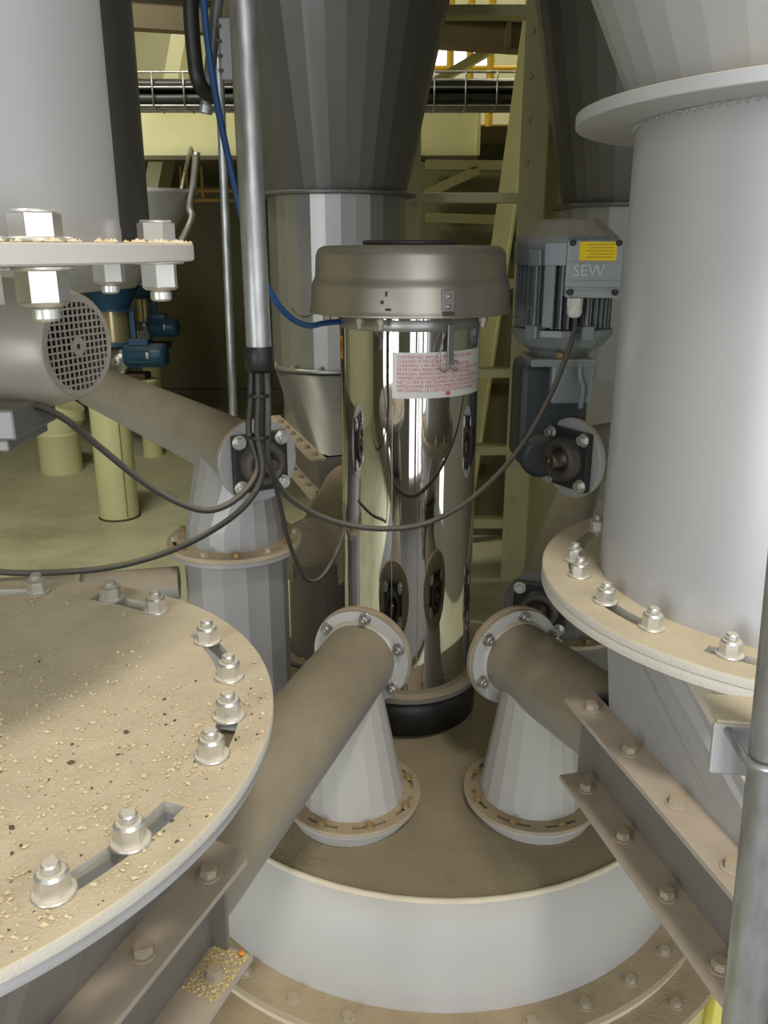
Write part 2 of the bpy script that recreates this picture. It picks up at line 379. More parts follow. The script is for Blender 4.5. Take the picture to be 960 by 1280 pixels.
struct('floor_dark_added', MB().box((0.1, -0.72, 0.02), (4.2, 1.9, 0.04)), mat('dark_added_floor', (0.10, 0.095, 0.085), .7, 0, .2, 3, bump=.3, bscale=60))  # unseen dark slab added to darken what the filter mirrors
# fixtures of the assumed high bay and the added lamps
def fixture(name, label, c, sx, sy):
    t = thing(name, label, 'lamp', (c[0], c[1], c[2]+.03))
    mb = MB(); mb.box((c[0], c[1], c[2]+.09), (sx+.08, sy+.08, 0.10), None, 0.01); obj('housing', mb, M_frame, t)
    for k in (-1, 1): obj('hanger', MB().cyl((c[0]+k*sx*.4, c[1], c[2]+.13), (c[0]+k*sx*.4, c[1], ZC), 0.008, n=8), M_galv, t)
fixture('assumed_bay_lamp', 'square unseen LED high bay lamp assumed over the aisle', BAY, 0.7, 0.7)  # unseen lamp, assumed from the shadow on the round cover plate
fixture('added_lamp', 'long unseen lamp added to brighten the upper platform railing', (-1.2, 7.0, 5.6), 1.4, 0.5)  # the long lamps are added to brighten the rear of the hall
fixture('added_lamp', 'long unseen lamp added to brighten the upper platform beside the cross beam', (1.5, 7.0, 5.6), 1.4, 0.5)
fixture('added_lamp', 'long unseen lamp added to brighten the cream edge beam', LAMP3, 1.2, 0.4)

# upper platform, back upper wall, beams
obj_up = struct('wall_upper', MB().box(((X0+X1)/2, Y1-.08, 4.25), (X1-X0-.1, 0.06, 3.5)), M_wallw)
struct('floor_upper', MB().box(((X0+X1)/2, 7.75, 2.44), (X1-X0-.1, 3.9, 0.10)), M_brown)
pw = pY(572, 62, Y1-.12)
wn = struct('window_1', MB().box((pw.x, Y1-.115, pw.z), (0.62, 0.006, 0.46)), mat('bright_pane', (0.9, 0.95, 1.0), 0.3, 0, 0, 5, emit=2.2))
fr_ = MB()
for k in (-1, 1): fr_.box((pw.x+k*.33, Y1-.13, pw.z), (0.05, 0.05, 0.56)); fr_.box((pw.x, Y1-.13, pw.z+k*.25), (0.71, 0.05, 0.05))
obj('window_frame', fr_, M_frame, wn)
YB = 5.6; zb0, zb1 = zY(196, YB), zY(150, YB)
x0_, x1_ = pY(120, 150, YB).x, pY(597, 150, YB).x
t = thing('edge_beam', 'long cream steel edge beam of the upper platform below the cable tray', 'beam', ((x0_+x1_)/2, YB, zb0))
obj('web', MB().box(((x0_+x1_)/2, YB, (zb0+zb1+.14)/2), (x1_-x0_, 0.03, zb1-zb0+.14)), M_creamp, t)
obj('lower_lip', MB().box(((x0_+x1_)/2, YB-.02, zb0-.012), (x1_-x0_, 0.12, 0.024)), M_brown, t)
obj('upper_lip', MB().box(((x0_+x1_)/2, YB-.02, zb1+.14), (x1_-x0_, 0.16, 0.020)), M_cream, t)
obj('end_plate', MB().box((x1_, YB-.02, (zb0+zb1+.14)/2), (0.022, 0.14, zb1-zb0+.14)), M_creamp, t)
a_, b_ = pY(150, 14, 5.3), pY(720, 52, 6.0); d_ = (b_-a_); Mbm = frame(a_, d_, (0, 0, 1))
t = thing('cross_beam', 'dark brown steel beam crossing below the roof', 'beam', a_)
obj('web', MB().box((0, 0, d_.length/2), (0.02, 0.16, d_.length), Mbm), M_brown, t)
for k in (-1, 1): obj('lip', MB().box((0, k*.08, d_.length/2), (0.10, 0.014, d_.length), Mbm), M_brown, t)
obj('stiffener', MB().box((-.02, 0, d_.length*.828), (0.06, 0.16, 0.03), Mbm), M_brown, t)
p1_, p2_ = pY(512, 122, 6.05), pY(622, 57, 6.05); L_ = (p2_-p1_).length
obj('knee_brace', MB().box((0, 0, L_/2), (.05, .13, L_), frame(p1_, p2_-p1_, (0, 1, 0))), M_creamp, t, label='pale cream diagonal knee brace')
# mesh cable tray with black cables
YT = 5.0; tx0, tx1 = pY(140, 110, YT).x, pY(690, 110, YT).x
zt_b, zt_t = zY(132, YT), zY(90, YT)
t = thing('cable_tray', 'wire mesh cable tray hung in front of the cream edge beam', 'cable tray', ((tx0+tx1)/2, YT, zt_b)); tray = t
for y_, z_ in ((YT, zt_t), (YT, (zt_b*.45+zt_t*.55)), (YT, zt_b), (YT+.08, zt_b), (YT+.16, zt_b), (YT+.22, zt_b), (YT+.22, zt_t)):
    obj('long_wire', MB().cyl((tx0, y_, z_), (tx1, y_, z_), .006, n=6), M_galv, t)
k = 0; x = tx0+.05
while x < tx1:
    obj('cross_wire', MB().sweep([(x, YT-.006, zt_t), (x, YT-.006, zt_b-.006), (x, YT+.226, zt_b-.006), (x, YT+.226, zt_t)], .005, 6), M_galv, t); x += .17
for k, (yy, zz, r) in enumerate(((.035, .038, .032), (.105, .038, .032), (.175, .038, .032), (.035, .104, .032), (.105, .104, .032), (.175, .104, .032))):
    pts = [(tx0+.02+(tx1-tx0-.04)*j/10, YT+yy+random.uniform(-.006, .006), zt_b+zz+random.uniform(-.004, .004)) for j in range(11)]
    obj('power_cable', MB().sweep(cat(pts, 3), r, 8), M_black, None, None, 'thick black power cable in the %s layer of the wire mesh tray' % ('bottom' if k < 3 else 'top'), 'cable', None, 'black cables in the mesh tray')
for x in (pY(370, 110, YT).x, pY(475, 110, YT).x): obj('support_arm', MB().box((x, (YT+YB)/2-.01, zt_b-.022), (.04, YB-YT-.06, .03)), M_galv, tray)
# yellow railing on the upper platform
YR = 7.0; r0, r1 = pY(470, 60, YR), pY(720, 60, YR); zr0 = 2.49
t = thing('railing', 'yellow guard railing on the upper platform', 'railing', ((r0.x+r1.x)/2, YR, zr0))
for px in (480, 526, 563, 588, 614, 690):
    x = pY(px, 60, YR).x; obj('post', MB().cyl((x, YR, zr0), (x, YR, zr0+1.1), .028, n=12), M_yellow, t)
for h in (.55, 1.1): obj('rail', MB().cyl((r0.x, YR, zr0+h), (r1.x, YR, zr0+h), .024, n=12), M_yellow, t)
obj('kick_plate', MB().box(((r0.x+r1.x)/2, YR, zr0+.09), (r1.x-r0.x, .02, .15)), mat('dull_orange', (0.36, 0.22, 0.04), .6), t)
t = thing('railing', 'short orange railing seen below the cream edge beam', 'railing', pY(235, 236, 7.4))
for px in (226, 233, 252): x = pY(px, 215, 7.4); obj('post', MB().cyl((x.x, 7.4, zY(252, 7.4)), (x.x, 7.4, zY(196, 7.4)), .016, n=8), mat('dull_orange', (0.36, 0.22, 0.04), .6), t)
for y in (238, 250): obj('rail', MB().cyl(pY(205, y, 7.4), pY(300, y, 7.4), .02, n=8), mat('dull_orange', (0.36, 0.22, 0.04), .6), t)
# cream ladder
YL = 4.27
t = thing('ladder', 'cream steel ladder with bolted flat stringers and wide rungs', 'ladder', (pY(575, 700, YL).x, YL, 0))
lx0, lx1 = pY(514, 300, YL).x, pY(661, 300, YL).x
for x in (lx0, lx1):
    wdt = .085 if x == lx0 else .125
    st_ = obj('stringer', MB().box((x, YL, 1.55), (wdt, 0.012, 3.1)), M_cream, t)
    obj('stringer_web', MB().box((x+(wdt/2 if x == lx1 else -wdt/2), YL+.075, 1.55), (0.012, 0.15, 3.1)), M_cream, st_)
    for k in range(16): bolt(t, (x+(.02 if x == lx0 else -.035), YL-.006, 0.1+k*.185), (0, -1, 0), 'head', .022, M_cream)
for y in (12, 247, 355, 467, 564, 656):
    z = zY(y, YL); obj('rung', MB().box(((lx0+lx1)/2, YL+.05, z), (lx1-lx0-.02, 0.10, 0.045), None, .004), M_cream, t)
xq = pY(672, 500, 4.45).x
t = thing('column', 'wide cream box column right behind the ladder', 'column', (xq+.12, 4.62, 0))
obj('front_plate', MB().box((xq+.11, 4.50, 2.6), (0.36, 0.02, 5.2)), M_cream, t); obj('side_plate', MB().box((xq-.06, 4.65, 2.6), (0.02, 0.30, 5.2)), M_cream, t)
obj('rear_plate', MB().box((xq+.11, 4.80, 2.6), (0.36, 0.02, 5.2)), M_cream, t)
pA, pB = pY(668, 10, 4.92), pY(606, 440, 4.92); L_ = (pA-pB).length
t = thing('brace', 'cream inclined steel brace between the ladder and the olive casing', 'brace', pB-(pA-pB).normalized()*1.15)
Mbr = frame(pB-(pA-pB).normalized()*1.15, pA-pB, (0, -1, 0))
obj('web', MB().box((0, 0, (L_+1.3)/2), (.10, .012, L_+1.3), Mbr), M_cream, t); obj('lip', MB().box((-.05, .03, (L_+1.3)/2), (.012, .06, L_+1.3), Mbr), M_cream, t)
# olive casing behind the ladder, with braces
t = thing('elevator_casing', 'tall dim olive casing standing behind the cream ladder', 'casing', (0.5, 5.25, 0))
obj('casing_body', MB().box((0.62, 5.25, zY(202, 5.02)/2), (0.95, 0.45, zY(202, 5.02))), M_wall, t)
for i, (ya, xb, yb_) in enumerate(((206, 630, 207), (243, 598, 212), (272, 630, 275))):
    p1_, p2_ = pY(532, ya, 4.95), pY(xb, yb_, 4.95); L_ = (p2_-p1_).length
    obj('brace', MB().box((0, 0, L_/2), (.05, .05, L_), frame(p1_, p2_-p1_, (0, 1, 0))), M_olive, t)
for z in (.5, 1.0, 1.5): obj('panel_rail', MB().box((0.62, 5.01, z), (0.93, .03, .05)), M_wall, t)

# ------------------------------------------------------------------ rear hoppers
def rear_silo(label, C, slope, zc, zf, m, n=34, flange=True):
    t = thing('silo_cone', label, 'silo', (C.x, C.y, zf)); MC = Matrix.Translation(V((C.x, C.y, 0)))
    r1 = 0.30+slope*(zc-zf)
    obj('cone', MB().lathe([(0.302, zf+.006), (r1, zc)], n, MC, False, R_(4)), m, t)
    if zc < 4.8: obj('silo_shell', MB().lathe([(r1, zc), (r1, 4.9)], n, MC, False, R_(4)), m, t)
    if flange:
        mb = MB(); mb.disc(0.345, zf-.006, zf+.006, 64, MC, .29, .001); obj('flange', mb, m, t)
    return t
CH = V((-0.205, 3.85, 0)); MCH = Matrix.Translation(CH)
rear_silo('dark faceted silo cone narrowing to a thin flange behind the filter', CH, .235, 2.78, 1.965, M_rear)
t = thing('feed_hopper', 'grey steel hopper under the dark silo cone behind the filter', 'hopper', (CH.x, CH.y, .8))
obj('pipe', MB().lathe([(0.300, 1.255), (0.300, 1.6), (0.300, 1.958)], 30, MCH, False), M_bgsteel, t)
mb = MB(); mb.disc(0.325, 1.243, 1.255, 48, MCH, .29, .001); obj('flange', mb, M_bgsteel, t)
for k in range(8):
    a = R_(-90+k*24-84); bolt(t, (CH.x+.315*math.cos(a), CH.y+.315*math.sin(a), 1.255), kind='head', af=.018, m=M_zincd)
REAR_HOPPER = t
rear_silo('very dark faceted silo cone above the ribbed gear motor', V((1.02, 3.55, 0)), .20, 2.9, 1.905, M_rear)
t = thing('feed_hopper', 'dark grey pipe hopper standing behind the ribbed gear motor', 'hopper', (1.02, 3.55, 0)); MC = Matrix.Translation(V((1.02, 3.55, 0)))
obj('pipe', MB().lathe([(0.300, 1.25), (0.300, 1.898)], 20, MC, False), M_grey, t); obj('cone', MB().lathe([(0.30, 1.25), (0.10, 0.7), (.10, .01)], 20, MC, False), M_grey, t)
LX = V((-1.095, 2.95, 0)); MC = Matrix.Translation(LX)
t = thing('silo', 'dark grey silo cylinder half hidden by the wide outlet pipe', 'silo', (LX.x, LX.y, .9))
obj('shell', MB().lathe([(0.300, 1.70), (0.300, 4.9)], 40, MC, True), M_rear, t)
obj('cone', MB().lathe([(0.300, 1.70), (0.235, 1.62), (0.02, 1.60)], 40, MC, True), M_grey, t)
obj('outlet', MB().cyl((LX.x-.12, LX.y, 1.27), (LX.x-.12, LX.y, 1.61), .09, n=24), M_grey, t)

# pipes and hose hung between the silos
obj('pipe', MB().cyl(pY(286, 540, 2.75)*1.0+V((0, 0, -1.2)), pY(269, -40, 2.75), .0135, n=14), M_galv, None, None, 'thin upright galvanised pipe behind the blue air hose', 'pipe')
obj('black_hose', MB().sweep(cat(PXb([(237, -60, 2.5), (239, 20, 2.5), (243, 70, 2.5), (247, 98, 2.5), (255, 113, 2.52), (266, 121, 2.54)])), .021, 12), M_black, None, None, 'thick black hose bending beside the blue air hose', 'hose')
t = thing('pipe', 'short grey pipe end slanting down to an open end ring', 'pipe', pY(257, 140, 2.6))
obj('tube', MB().cyl(pY(276, -40, 2.6), pY(257, 138, 2.6), .0165, n=14), M_dark, t); mb = MB(); mb.disc(.0195, -.008, .012, 16, frame(pY(257, 138, 2.6), pY(276, -40, 2.6)-pY(257, 138, 2.6)), .012); obj('end_ring', mb, M_galv, t)
Mq = frame(pY(284, 62, 2.55), (0, -1, 0))
t = obj('junction_plate', MB().box((0, 0, 0), (.040, .155, .014), Mq, .004), M_dark, None, None, 'grey slotted plate fixed beside the conduit', 'plate')
for k in range(4): obj('slot_tab', MB().box((-.019, .055-.036*k, .009), (.012, .008, .008), Mq), M_iron, t)

# ------------------------------------------------------------------ blue machines and cream posts on the left
def blue_mill(label, Y, fx0, fx1, fy, fyb, cyb, mx0, mx1, my, mr, big):
    u = Y*1.0/FPX; c = pY((fx0+fx1)/2, fy, Y); rT = (fx1-fx0)/2*u*.98; zt, zm, zb = zY(fy, Y), zY(fyb, Y), zY(cyb, Y)
    MC = Matrix.Translation(V((c.x, Y, 0)))
    t = thing('grinding_mill', label, 'machine', (c.x, Y, 0), 'blue mills against the olive wall')
    obj('funnel', MB().lathe([(rT, zt), (rT*.62, zm+.02), (rT*.62, zm)], 28, MC, True), M_blue, t)
    mb = MB(); mb.disc(rT*1.03, zt-.004, zt+.008, 28, MC, rT*.9); obj('funnel_rim', mb, M_galv, t)
    mb = MB(); mb.disc(rT*.78, zm-.015, zm, 28, MC); obj('collar', mb, M_blue, t)
    obj('amber_barrel', MB().lathe([(rT*.58, zm-.015), (rT*.58, zb)], 28, MC, True), M_amber, t)
    mb = MB(); mb.disc(rT*.85, zb-.03, zb, 28, MC); obj('base_plate', mb, M_blue, t)
    obj('stand_post', MB().box((c.x+rT*.72, Y-.02, (zm+zb)/2-.02), (.04, .04, zm-zb+.06)), M_blue, t)
    p0, p1 = pY(mx0, my, Y-.12), pY(mx1, my, Y-.12); r = mr*u; dd = (p1-p0); Mm = frame(p0, dd); L = dd.length
    mo = obj('motor', MB().lathe([(r*.75, 0), (r*.92, .01), (r*.92, L*.66)], 24, Mm, True, 0, True), M_blue, t)
    obj('fan_cover', MB().lathe([(r, L*.64), (r, L*.9), (r*.8, L), (r*.1, L)], 24, Mm, True), M_blue, mo)
    for k in range(12): obj('cooling_fin', MB().box((r*.95, 0, L*.36), (r*.14, .006, L*.52), Mm @ Matrix.Rotation(R_(30*k), 4, 'Z')), M_blue, mo)
    mid = p0+dd*.38+V((0, -.0, r*1.1)); obj('terminal_box', MB().box(tuple(mid), (L*.46, r*1.1, r*.55), None, .006), M_blue, mo)
    obj('name_plate', MB().box(tuple(p0+dd*.60+V((0, -r*.96, r*.1))), (L*.06, .006, r*.5)), M_white, mo)
    g = pY(mx0-10, my+8, Y-.1); Mg_ = frame(g, (-.1, -1, .05))
    gw = obj('gear_case', MB().lathe([(r*1.15, -.06), (r*1.15, 0), (r*.9, .02), (r*.55, .02), (r*.5, .035), (r*.1, .035)], 24, Mg_, True), M_galv, t)
    for k in range(6): bolt(t, Mg_ @ V((r*1.0*math.cos(k*1.047), r*1.0*math.sin(k*1.047), .012)), (-.1, -1, .05), 'head', .022, M_zinc)
    obj('rust_frame', MB().box((g.x+.12, Y-.05, g.z-r*1.25), (.24, .20, .05)), M_rust, t)
    zf_ = g.z-r*1.25-.03
    mb = MB(); mb.lathe([(.085, 0.0), (.085, zf_-.03), (.10, zf_-.03), (.10, zf_)], 24, Matrix.Translation(V((pY(185 if big else 192, 480, Y).x, Y-.02, 0))), True, 0, False, True); obj('support_post', mb, M_creamp, t)
blue_mill('blue mill with funnel and amber barrel beside the fan grille', 7.2, 104, 172, 357, 386, 426, 156, 209, 444, 14.5, True)
blue_mill('smaller blue mill half hidden behind the other mill', 7.9, 160, 196, 355, 371, 402, 186, 223, 409, 11.5, False)
# cream stub pipe with slanted open top, cream post
b0 = pZ(78, 588, 0); MC = Matrix.Translation(b0); r = .165
t = thing('pipe_stub', 'short cream pipe stub with a slanted collar top', 'pipe', b0)
obj('lower_pipe', MB().lathe([(r, 0.0), (r, .30), (r*1.03, .31), (r*1.03, .325), (r, .335)], 32, MC, True), M_creamp, t)
rA = [V((b0.x+r*math.cos(2*math.pi*k/32), b0.y+r*math.sin(2*math.pi*k/32), .335)) for k in range(32)]
def tl(q, h): return [V((b0.x+.05+(p.x-b0.x)*q, b0.y+(p.y-b0.y)*q, h-(p.x-b0.x)*.42)) for p in rA]
obj('upper_pipe', MB().loft(rA, tl(1.0, .50), True), M_creamp, t)
obj('collar', MB().loft(tl(1.07, .49), tl(1.07, .57), True).loft(tl(1.07, .57), tl(.95, .575), True).loft(tl(.95, .575), tl(.92, .45), True), M_creamp, t)
b0 = pZ(150, 645, 0); MC = Matrix.Translation(b0)
t = thing('post', 'thick round cream post standing on the checker plate floor', 'post', b0)
obj('tube', MB().lathe([(.130, 0.004), (.128, .95)], 28, MC, True, 0, False, True), M_creamp, t)
obj('base_weld', MB().lathe([(.140, 0.0), (.131, .012)], 28, MC, True), M_rust, t); obj('door_flap', MB().box((b0.x+.085, b0.y-.105, .48), (.004, .02, .9)), M_cream, t)
t = thing('hopper', 'dark cone hopper with a thin bent pipe below the cream edge beam', 'hopper', pY(205, 290, 5.0)); c = pY(192, 240, 5.0); obj('hanger', MB().cyl((c.x+.1, 5.2, zY(242, 5.0)), (c.x+.1, 5.58, zb0+.05), .012, n=8), M_galv, t); MC = Matrix.Translation(V((c.x, c.y, 0)))
obj('cone', MB().lathe([(.05, zY(305, 5.0)), (.235, zY(246, 5.0)), (.235, zY(240, 5.0))], 32, MC, True), M_grey, t); mb = MB(); mb.disc(.245, zY(240, 5.)-.01, zY(238, 5.), 32, MC, .2); obj('rim', mb, M_grey, t)
obj('bent_pipe', MB().sweep(cat(PXb([(246, 190, 4.9), (242, 230, 4.9), (237, 258, 4.88), (240, 272, 4.86), (233, 290, 4.84), (222, 310, 4.84)])), .020, 10), M_galv, t)
# cream upright plate by the platform, left
t = obj('wall_brace', MB().box((0, 0, .9), (.10, .35, 1.8), frame(pY(196, 238, 6.6), (.28, 0, 1), (0, 1, 0))), M_creamp, None, None, 'pale cream sloping brace below the edge beam', 'brace')


# ------------------------------------------------------------------ mixing tank
TC = V((0.125, 1.92, 0))
tank = thing('mixing_tank', 'big round grey mixing tank with a dusty brown top under the steel filter', 'tank', (TC.x, TC.y, 0))
MT = Matrix.Translation(TC)
TR, TRIM, TLOW = 0.632, 0.564, 0.308
def tank_top_z(r): return TRIM + (0.655-TRIM)*(1-min(1, r/TR))**0.9
obj('tank_lid', MB().lathe([(r, tank_top_z(r)) for r in [0.02, .1, .16, .22, .3, .38, .46, .54, .60, TR]], 72, MT, True), M_tanktop, tank)
mb = MB(); mb.lathe([(TR+.001, TRIM), (TR+.006, TRIM-.004), (0.652, TLOW)], 72, MT, True); obj('shell_band', mb, M_band, tank)
obj('weld_rim', MB().lathe([(TR-.004, TRIM), (TR-.001, TRIM+.005), (TR+.005, TRIM+.002), (TR+.006, TRIM-.006)], 72, MT, True), M_gasket, tank)
mb = MB(); mb.disc(0.728, TLOW-.016, TLOW, 96, MT, 0.64, 0.002); fl = obj('upper_flange', mb, M_rim, tank)
mb = MB(); mb.disc(0.722, TLOW-.034, TLOW-.016, 96, MT, 0.64); obj('gasket', mb, M_gasket, tank)
mb = MB(); mb.disc(0.800, TLOW-.050, TLOW-.034, 96, MT, 0.60, 0.002); fl2 = obj('lower_flange', mb, M_rim, tank)
for k in range(36):
    a = R_(k*10+3.5)
    if math.sin(a) < 0.35: bolt(tank, (TC.x+.693*math.cos(a), TC.y+.693*math.sin(a), TLOW), kind='head', af=0.019, m=M_zincd)
for k in range(18):
    a = R_(k*20+8)
    if math.sin(a) < 0.2: bolt(tank, (TC.x+.765*math.cos(a), TC.y+.765*math.sin(a), TLOW-.034), kind='head', af=0.019, m=M_zincd)
mb = MB(); mb.lathe([(0.775, TLOW-.05), (0.765, 0.02)], 72, MT, True, 0, False, True); obj('bowl', mb, M_creamp, tank)
for k in range(4):
    a = R_(k*90-38); p = V((TC.x+.80*math.cos(a), TC.y+.80*math.sin(a), 0))
    obj('foot', MB().box((p.x, p.y, 0.125), (0.09, 0.09, 0.248), None, .004), M_paleyel, tank)

# ------------------------------------------------------------------ dust filter
FC = V((0.058, 1.90, 0)); MF = Matrix.Translation(FC); FR = 0.157
filt = thing('dust_filter', 'mirror-polished steel dust filter with a satin steel lid on the tank', 'filter', (FC.x, FC.y, 0.655))
obj('rubber_collar', MB().lathe([(0.14, 0.640), (0.172, 0.640), (0.174, 0.70), (0.165, 0.728), (0.14, 0.728)], 56, MF, True), M_black, filt)
mb = MB(); mb.disc(0.178, 0.728, 0.745, 56, MF, 0.14, .002); obj('base_ring', mb, M_trough, filt)
body = obj('body', MB().lathe([(FR, 0.745), (FR, 1.15), (FR, 1.612)], 96, MF, True), M_chrome, filt)
obj('seam', MB().box((FC.x-FR*math.sin(R_(15)), FC.y-FR*math.cos(R_(15))-.0002, 1.09), (0.0012, 0.0012, 0.68)), M_bgsteel, body)
obj('clamp_band', MB().lathe([(FR+.0005, 1.585), (FR+.0025, 1.588), (FR+.0025, 1.606), (FR+.0005, 1.609)], 64, MF, True), M_bgsteel, filt)
lid = obj('lid', MB().lathe([(0.150, 1.616), (0.2215, 1.616), (0.223, 1.6185), (0.2215, 1.622), (0.2195, 1.630), (0.217, 1.672), (0.215, 1.680), (0.2115, 1.686), (0.209, 1.694),
          (0.207, 1.735), (0.202, 1.747), (0.193, 1.7535), (0.18, 1.7555), (0.02, 1.7575)], 96, MF, True, 0, False, True), M_lid, filt)
mb = MB(); mb.disc(0.105, 1.757, 1.766, 40, MF, 0, .002); obj('top_plate', mb, M_darkr, lid)
# bracket plate with two rivets on the lid, wire latch below it
a = R_(-90+18); q = V((math.cos(a), math.sin(a), 0)); pb = FC+q*0.2195
Mb = frame(pb+V((0, 0, 1.650)), q)
br = obj('latch_plate', MB().box((0, 0, 0.002), (0.026, 0.044, 0.004), Mb, .001), M_bgsteel, lid)
for k in (-1, 1): obj('rivet', MB().lathe([(0.005, 0), (0.005, .002), (0.002, .004)], 12, Mb @ Matrix.Translation((0, k*.010, .004)), True, 0, False, True), M_zinc, br)
obj('latch_tongue', MB().box((0, -.024, 0.004), (0.022, 0.008, 0.012), Mb, .001), M_ironring, br)
a = R_(-90+25); q = V((math.cos(a), math.sin(a), 0)); tx = V((-q.y, q.x, 0))
def fp(u, z, o): return FC + q*(FR+o) + tx*u + V((0, 0, z))
lt = obj('latch_strap', MB().box((0, 0, 0), (0.014, 0.085, 0.004), frame(fp(0.010, 1.558, .012), q), .001), M_bgsteel, filt)
obj('latch_wire', MB().sweep(cat([fp(-.004, 1.585, .013), fp(-.014, 1.56, .016), fp(-.019, 1.53, .018), fp(-.014, 1.507, .018), fp(.0, 1.508, .018), fp(.009, 1.520, .017), fp(.018, 1.526, .017), fp(.026, 1.522, .017), fp(.026, 1.510, .017), fp(.016, 1.506, .017), fp(.009, 1.513, .017)]), 0.0018, 6), M_bgsteel, lt)
for ang in (-90-35, -90-72, -90+52, -90-20):
    a = R_(ang); p = FC + V((math.cos(a), math.sin(a), 0))*0.190
    Mx = Matrix.Translation(p+V((0, 0, 1.592)))
    mb = MB(); mb.lathe([(0.006, 0), (0.006, 0.024)], 10, Mx, True, 0, True); mb.prism(hexpts(.016), 0.010, 0.020, Mx); obj('clamp_screw', mb, M_zincd, lid)
for sg in (-1, 1):      # curved sheet lugs that stick out left and right under the lid
    pts = []
    for k in range(9):
        t = k/8; r = 0.209+.052*t; z = 1.613 + (-0.010*math.sin(math.pi*t*.7)+0.040*max(0, t-.35)**1.6)
        pts.append((r, z))
    mb = MB()
    for o in (0, .002):
        mb.add([V((FC.x+sg*r, FC.y-.03+y, z+o)) for r, z in pts for y in (-.02*(1-.45*(r-.209)/.052), .02*(1-.45*(r-.209)/.052))], [[2*k, 2*k+1, 2*k+3, 2*k+2] for k in range(8)], True)
    obj('handle_lug', mb, M_zinc, lid)
for u_, z_, w_, h_ in ((-.052, 1.664, .004, .010), (-.060, 1.648, .006, .007), (-.048, 1.634, .012, .005)):
    a = R_(-90)+u_/.21; q = V((math.cos(a), math.sin(a), 0)); obj('paint_chip', MB().box((0, 0, .0), (w_, h_, .0012), frame(FC+q*.2195+V((0, 0, z_)), q)), M_rust, lid)
# printed instruction label, wrapped on the body
def wrap(mb, a0, z0, R):       # x -> arc, y -> height
    for i, v in enumerate(mb.v):
        a = a0 + v.x/FR
        mb.v[i] = V((FC.x+(R+v.z)*math.sin(a), FC.y-(R+v.z)*math.cos(a), z0+v.y))
    return mb
LA0, LW, LH = R_(-15), 0.240, 0.096
mb = MB(); nn = 40
mb.add([V((LW*k/nn, y, 0)) for k in range(nn+1) for y in (0, LH)], [[2*k, 2*k+2, 2*k+3, 2*k+1] for k in range(nn)], True)
lab = obj('instruction_label', wrap(mb, LA0, 1.4475, FR+.0008), M_label, body, label='white label printed with red lines of text')
LINES = ['CARTRIDGES SHOULD BE INSPECTED AND', 'CLEANED IF NECESSARY', 'CLEANING CAN BE DONE WITH WATER', 'PATRONEN REGELMASSIG KONTROLLIEREN UND', 'REINIGEN. REINIGUNG MIT DAMPFSTRAHL',
         'VERIFIEZ PERIODIQUEMENT LES CARTOUCHES ET', 'NETTOYER SI NECESSAIRE PAR VAPEUR EAU.', 'ISPEZIONARE PERIODICAMENTE LE CARTUCCE E SE', 'NECESSARIO. LE CARTUCCE SONO LAVABILI']
mb = MB()
for i, s_ in enumerate(LINES):
    t = text_mb(s_, 0.0094)
    wmax = max(v.x for v in t.v); k = min(1.0, (LW-.022)/wmax)
    mb.add([V((0.010+v.x*k, LH-.0125-i*.0087+v.y, 0)) for v in t.v], t.f)
obj('label_text', wrap(mb, LA0, 1.4475, FR+.0014), M_red, lab)
mb = MB(); mb.disc(1, 0, 0.0002, 24, Matrix.Translation((0.122, 0.0085, 0)) @ Matrix.Diagonal((0.0062, 0.0042, 1, 1)))
lg = obj('label_emblem', wrap(mb, LA0, 1.4475, FR+.0014), M_red, lab)
t = text_mb('WAM', 0.0040); mb = MB(); mb.add([V((0.1170+v.x, .0072+v.y, 0)) for v in t.v], t.f)
obj('emblem_text', wrap(mb, LA0, 1.4475, FR+.0019), M_label, lab)
# small orange warning sticker on the left of the body
mb = MB(); mb.add([V((x, y, 0)) for x in (0, .012, .024) for y in (0, .050)], [[2*k, 2*k+2, 2*k+3, 2*k+1] for k in range(2)], True)
st = obj('warning_sticker', wrap(mb, R_(-79), 1.517, FR+.0008), M_orange, body, label='orange warning sticker with a black bolt mark')
mb = MB(); mb.add([V(p) for p in ((.010, .040, 0), (.017, .040, 0), (.013, .028, 0), (.018, .028, 0), (.009, .010, 0), (.011, .023, 0), (.007, .023, 0))], [[0, 6, 5, 4, 3, 2, 1]])
obj('warning_mark', wrap(mb, R_(-79), 1.517, FR+.0014), M_black, st)

# ------------------------------------------------------------------ screw feeders with spouts (front pair)
def axis(az, el):
    az, el = R_(az), R_(el)
    d = V((math.cos(el)*math.cos(az), math.cos(el)*math.sin(az), -math.sin(el)))
    return d
def bearing(parent, p, d, size=0.075, lift=0.0, up=None):
    """square four bolt bearing housing with its ring and shaft end, looking along d"""
    M = frame(p, d, up)
    h = obj('bearing_housing', MB().box((0, 0, size*.12), (size*2, size*2, size*.24), M, size*.06), M_iron, parent)
    mb = MB(); mb.lathe([(size*.78, size*.24), (size*.72, size*.62), (size*.62, size*.66), (size*.50, size*.66), (size*.48, size*.44), (size*.2, size*.44)], 36, M, True); obj('bearing_ring', mb, M_ironring, h)
    mb = MB(); mb.lathe([(size*.40, size*.40), (size*.40, size*.50), (size*.29, size*.52), (size*.27, size*.90), (size*.24, size*.94), (size*.10, size*.94), (size*.06, size*.90)], 28, M, True, 0, False, True); obj('shaft_end', mb, M_rust2, h)
    for sx in (-1, 1):
        for sy in (-1, 1): bolt(parent, M @ V((sx*size*.78, sy*size*.78, size*.24)), d, 'head', 0.021, M_zinc)
    return M
M_rust2 = mat('oily_shaft', (0.16, 0.13, 0.10), 0.35, 0.8, 0.3, 50)

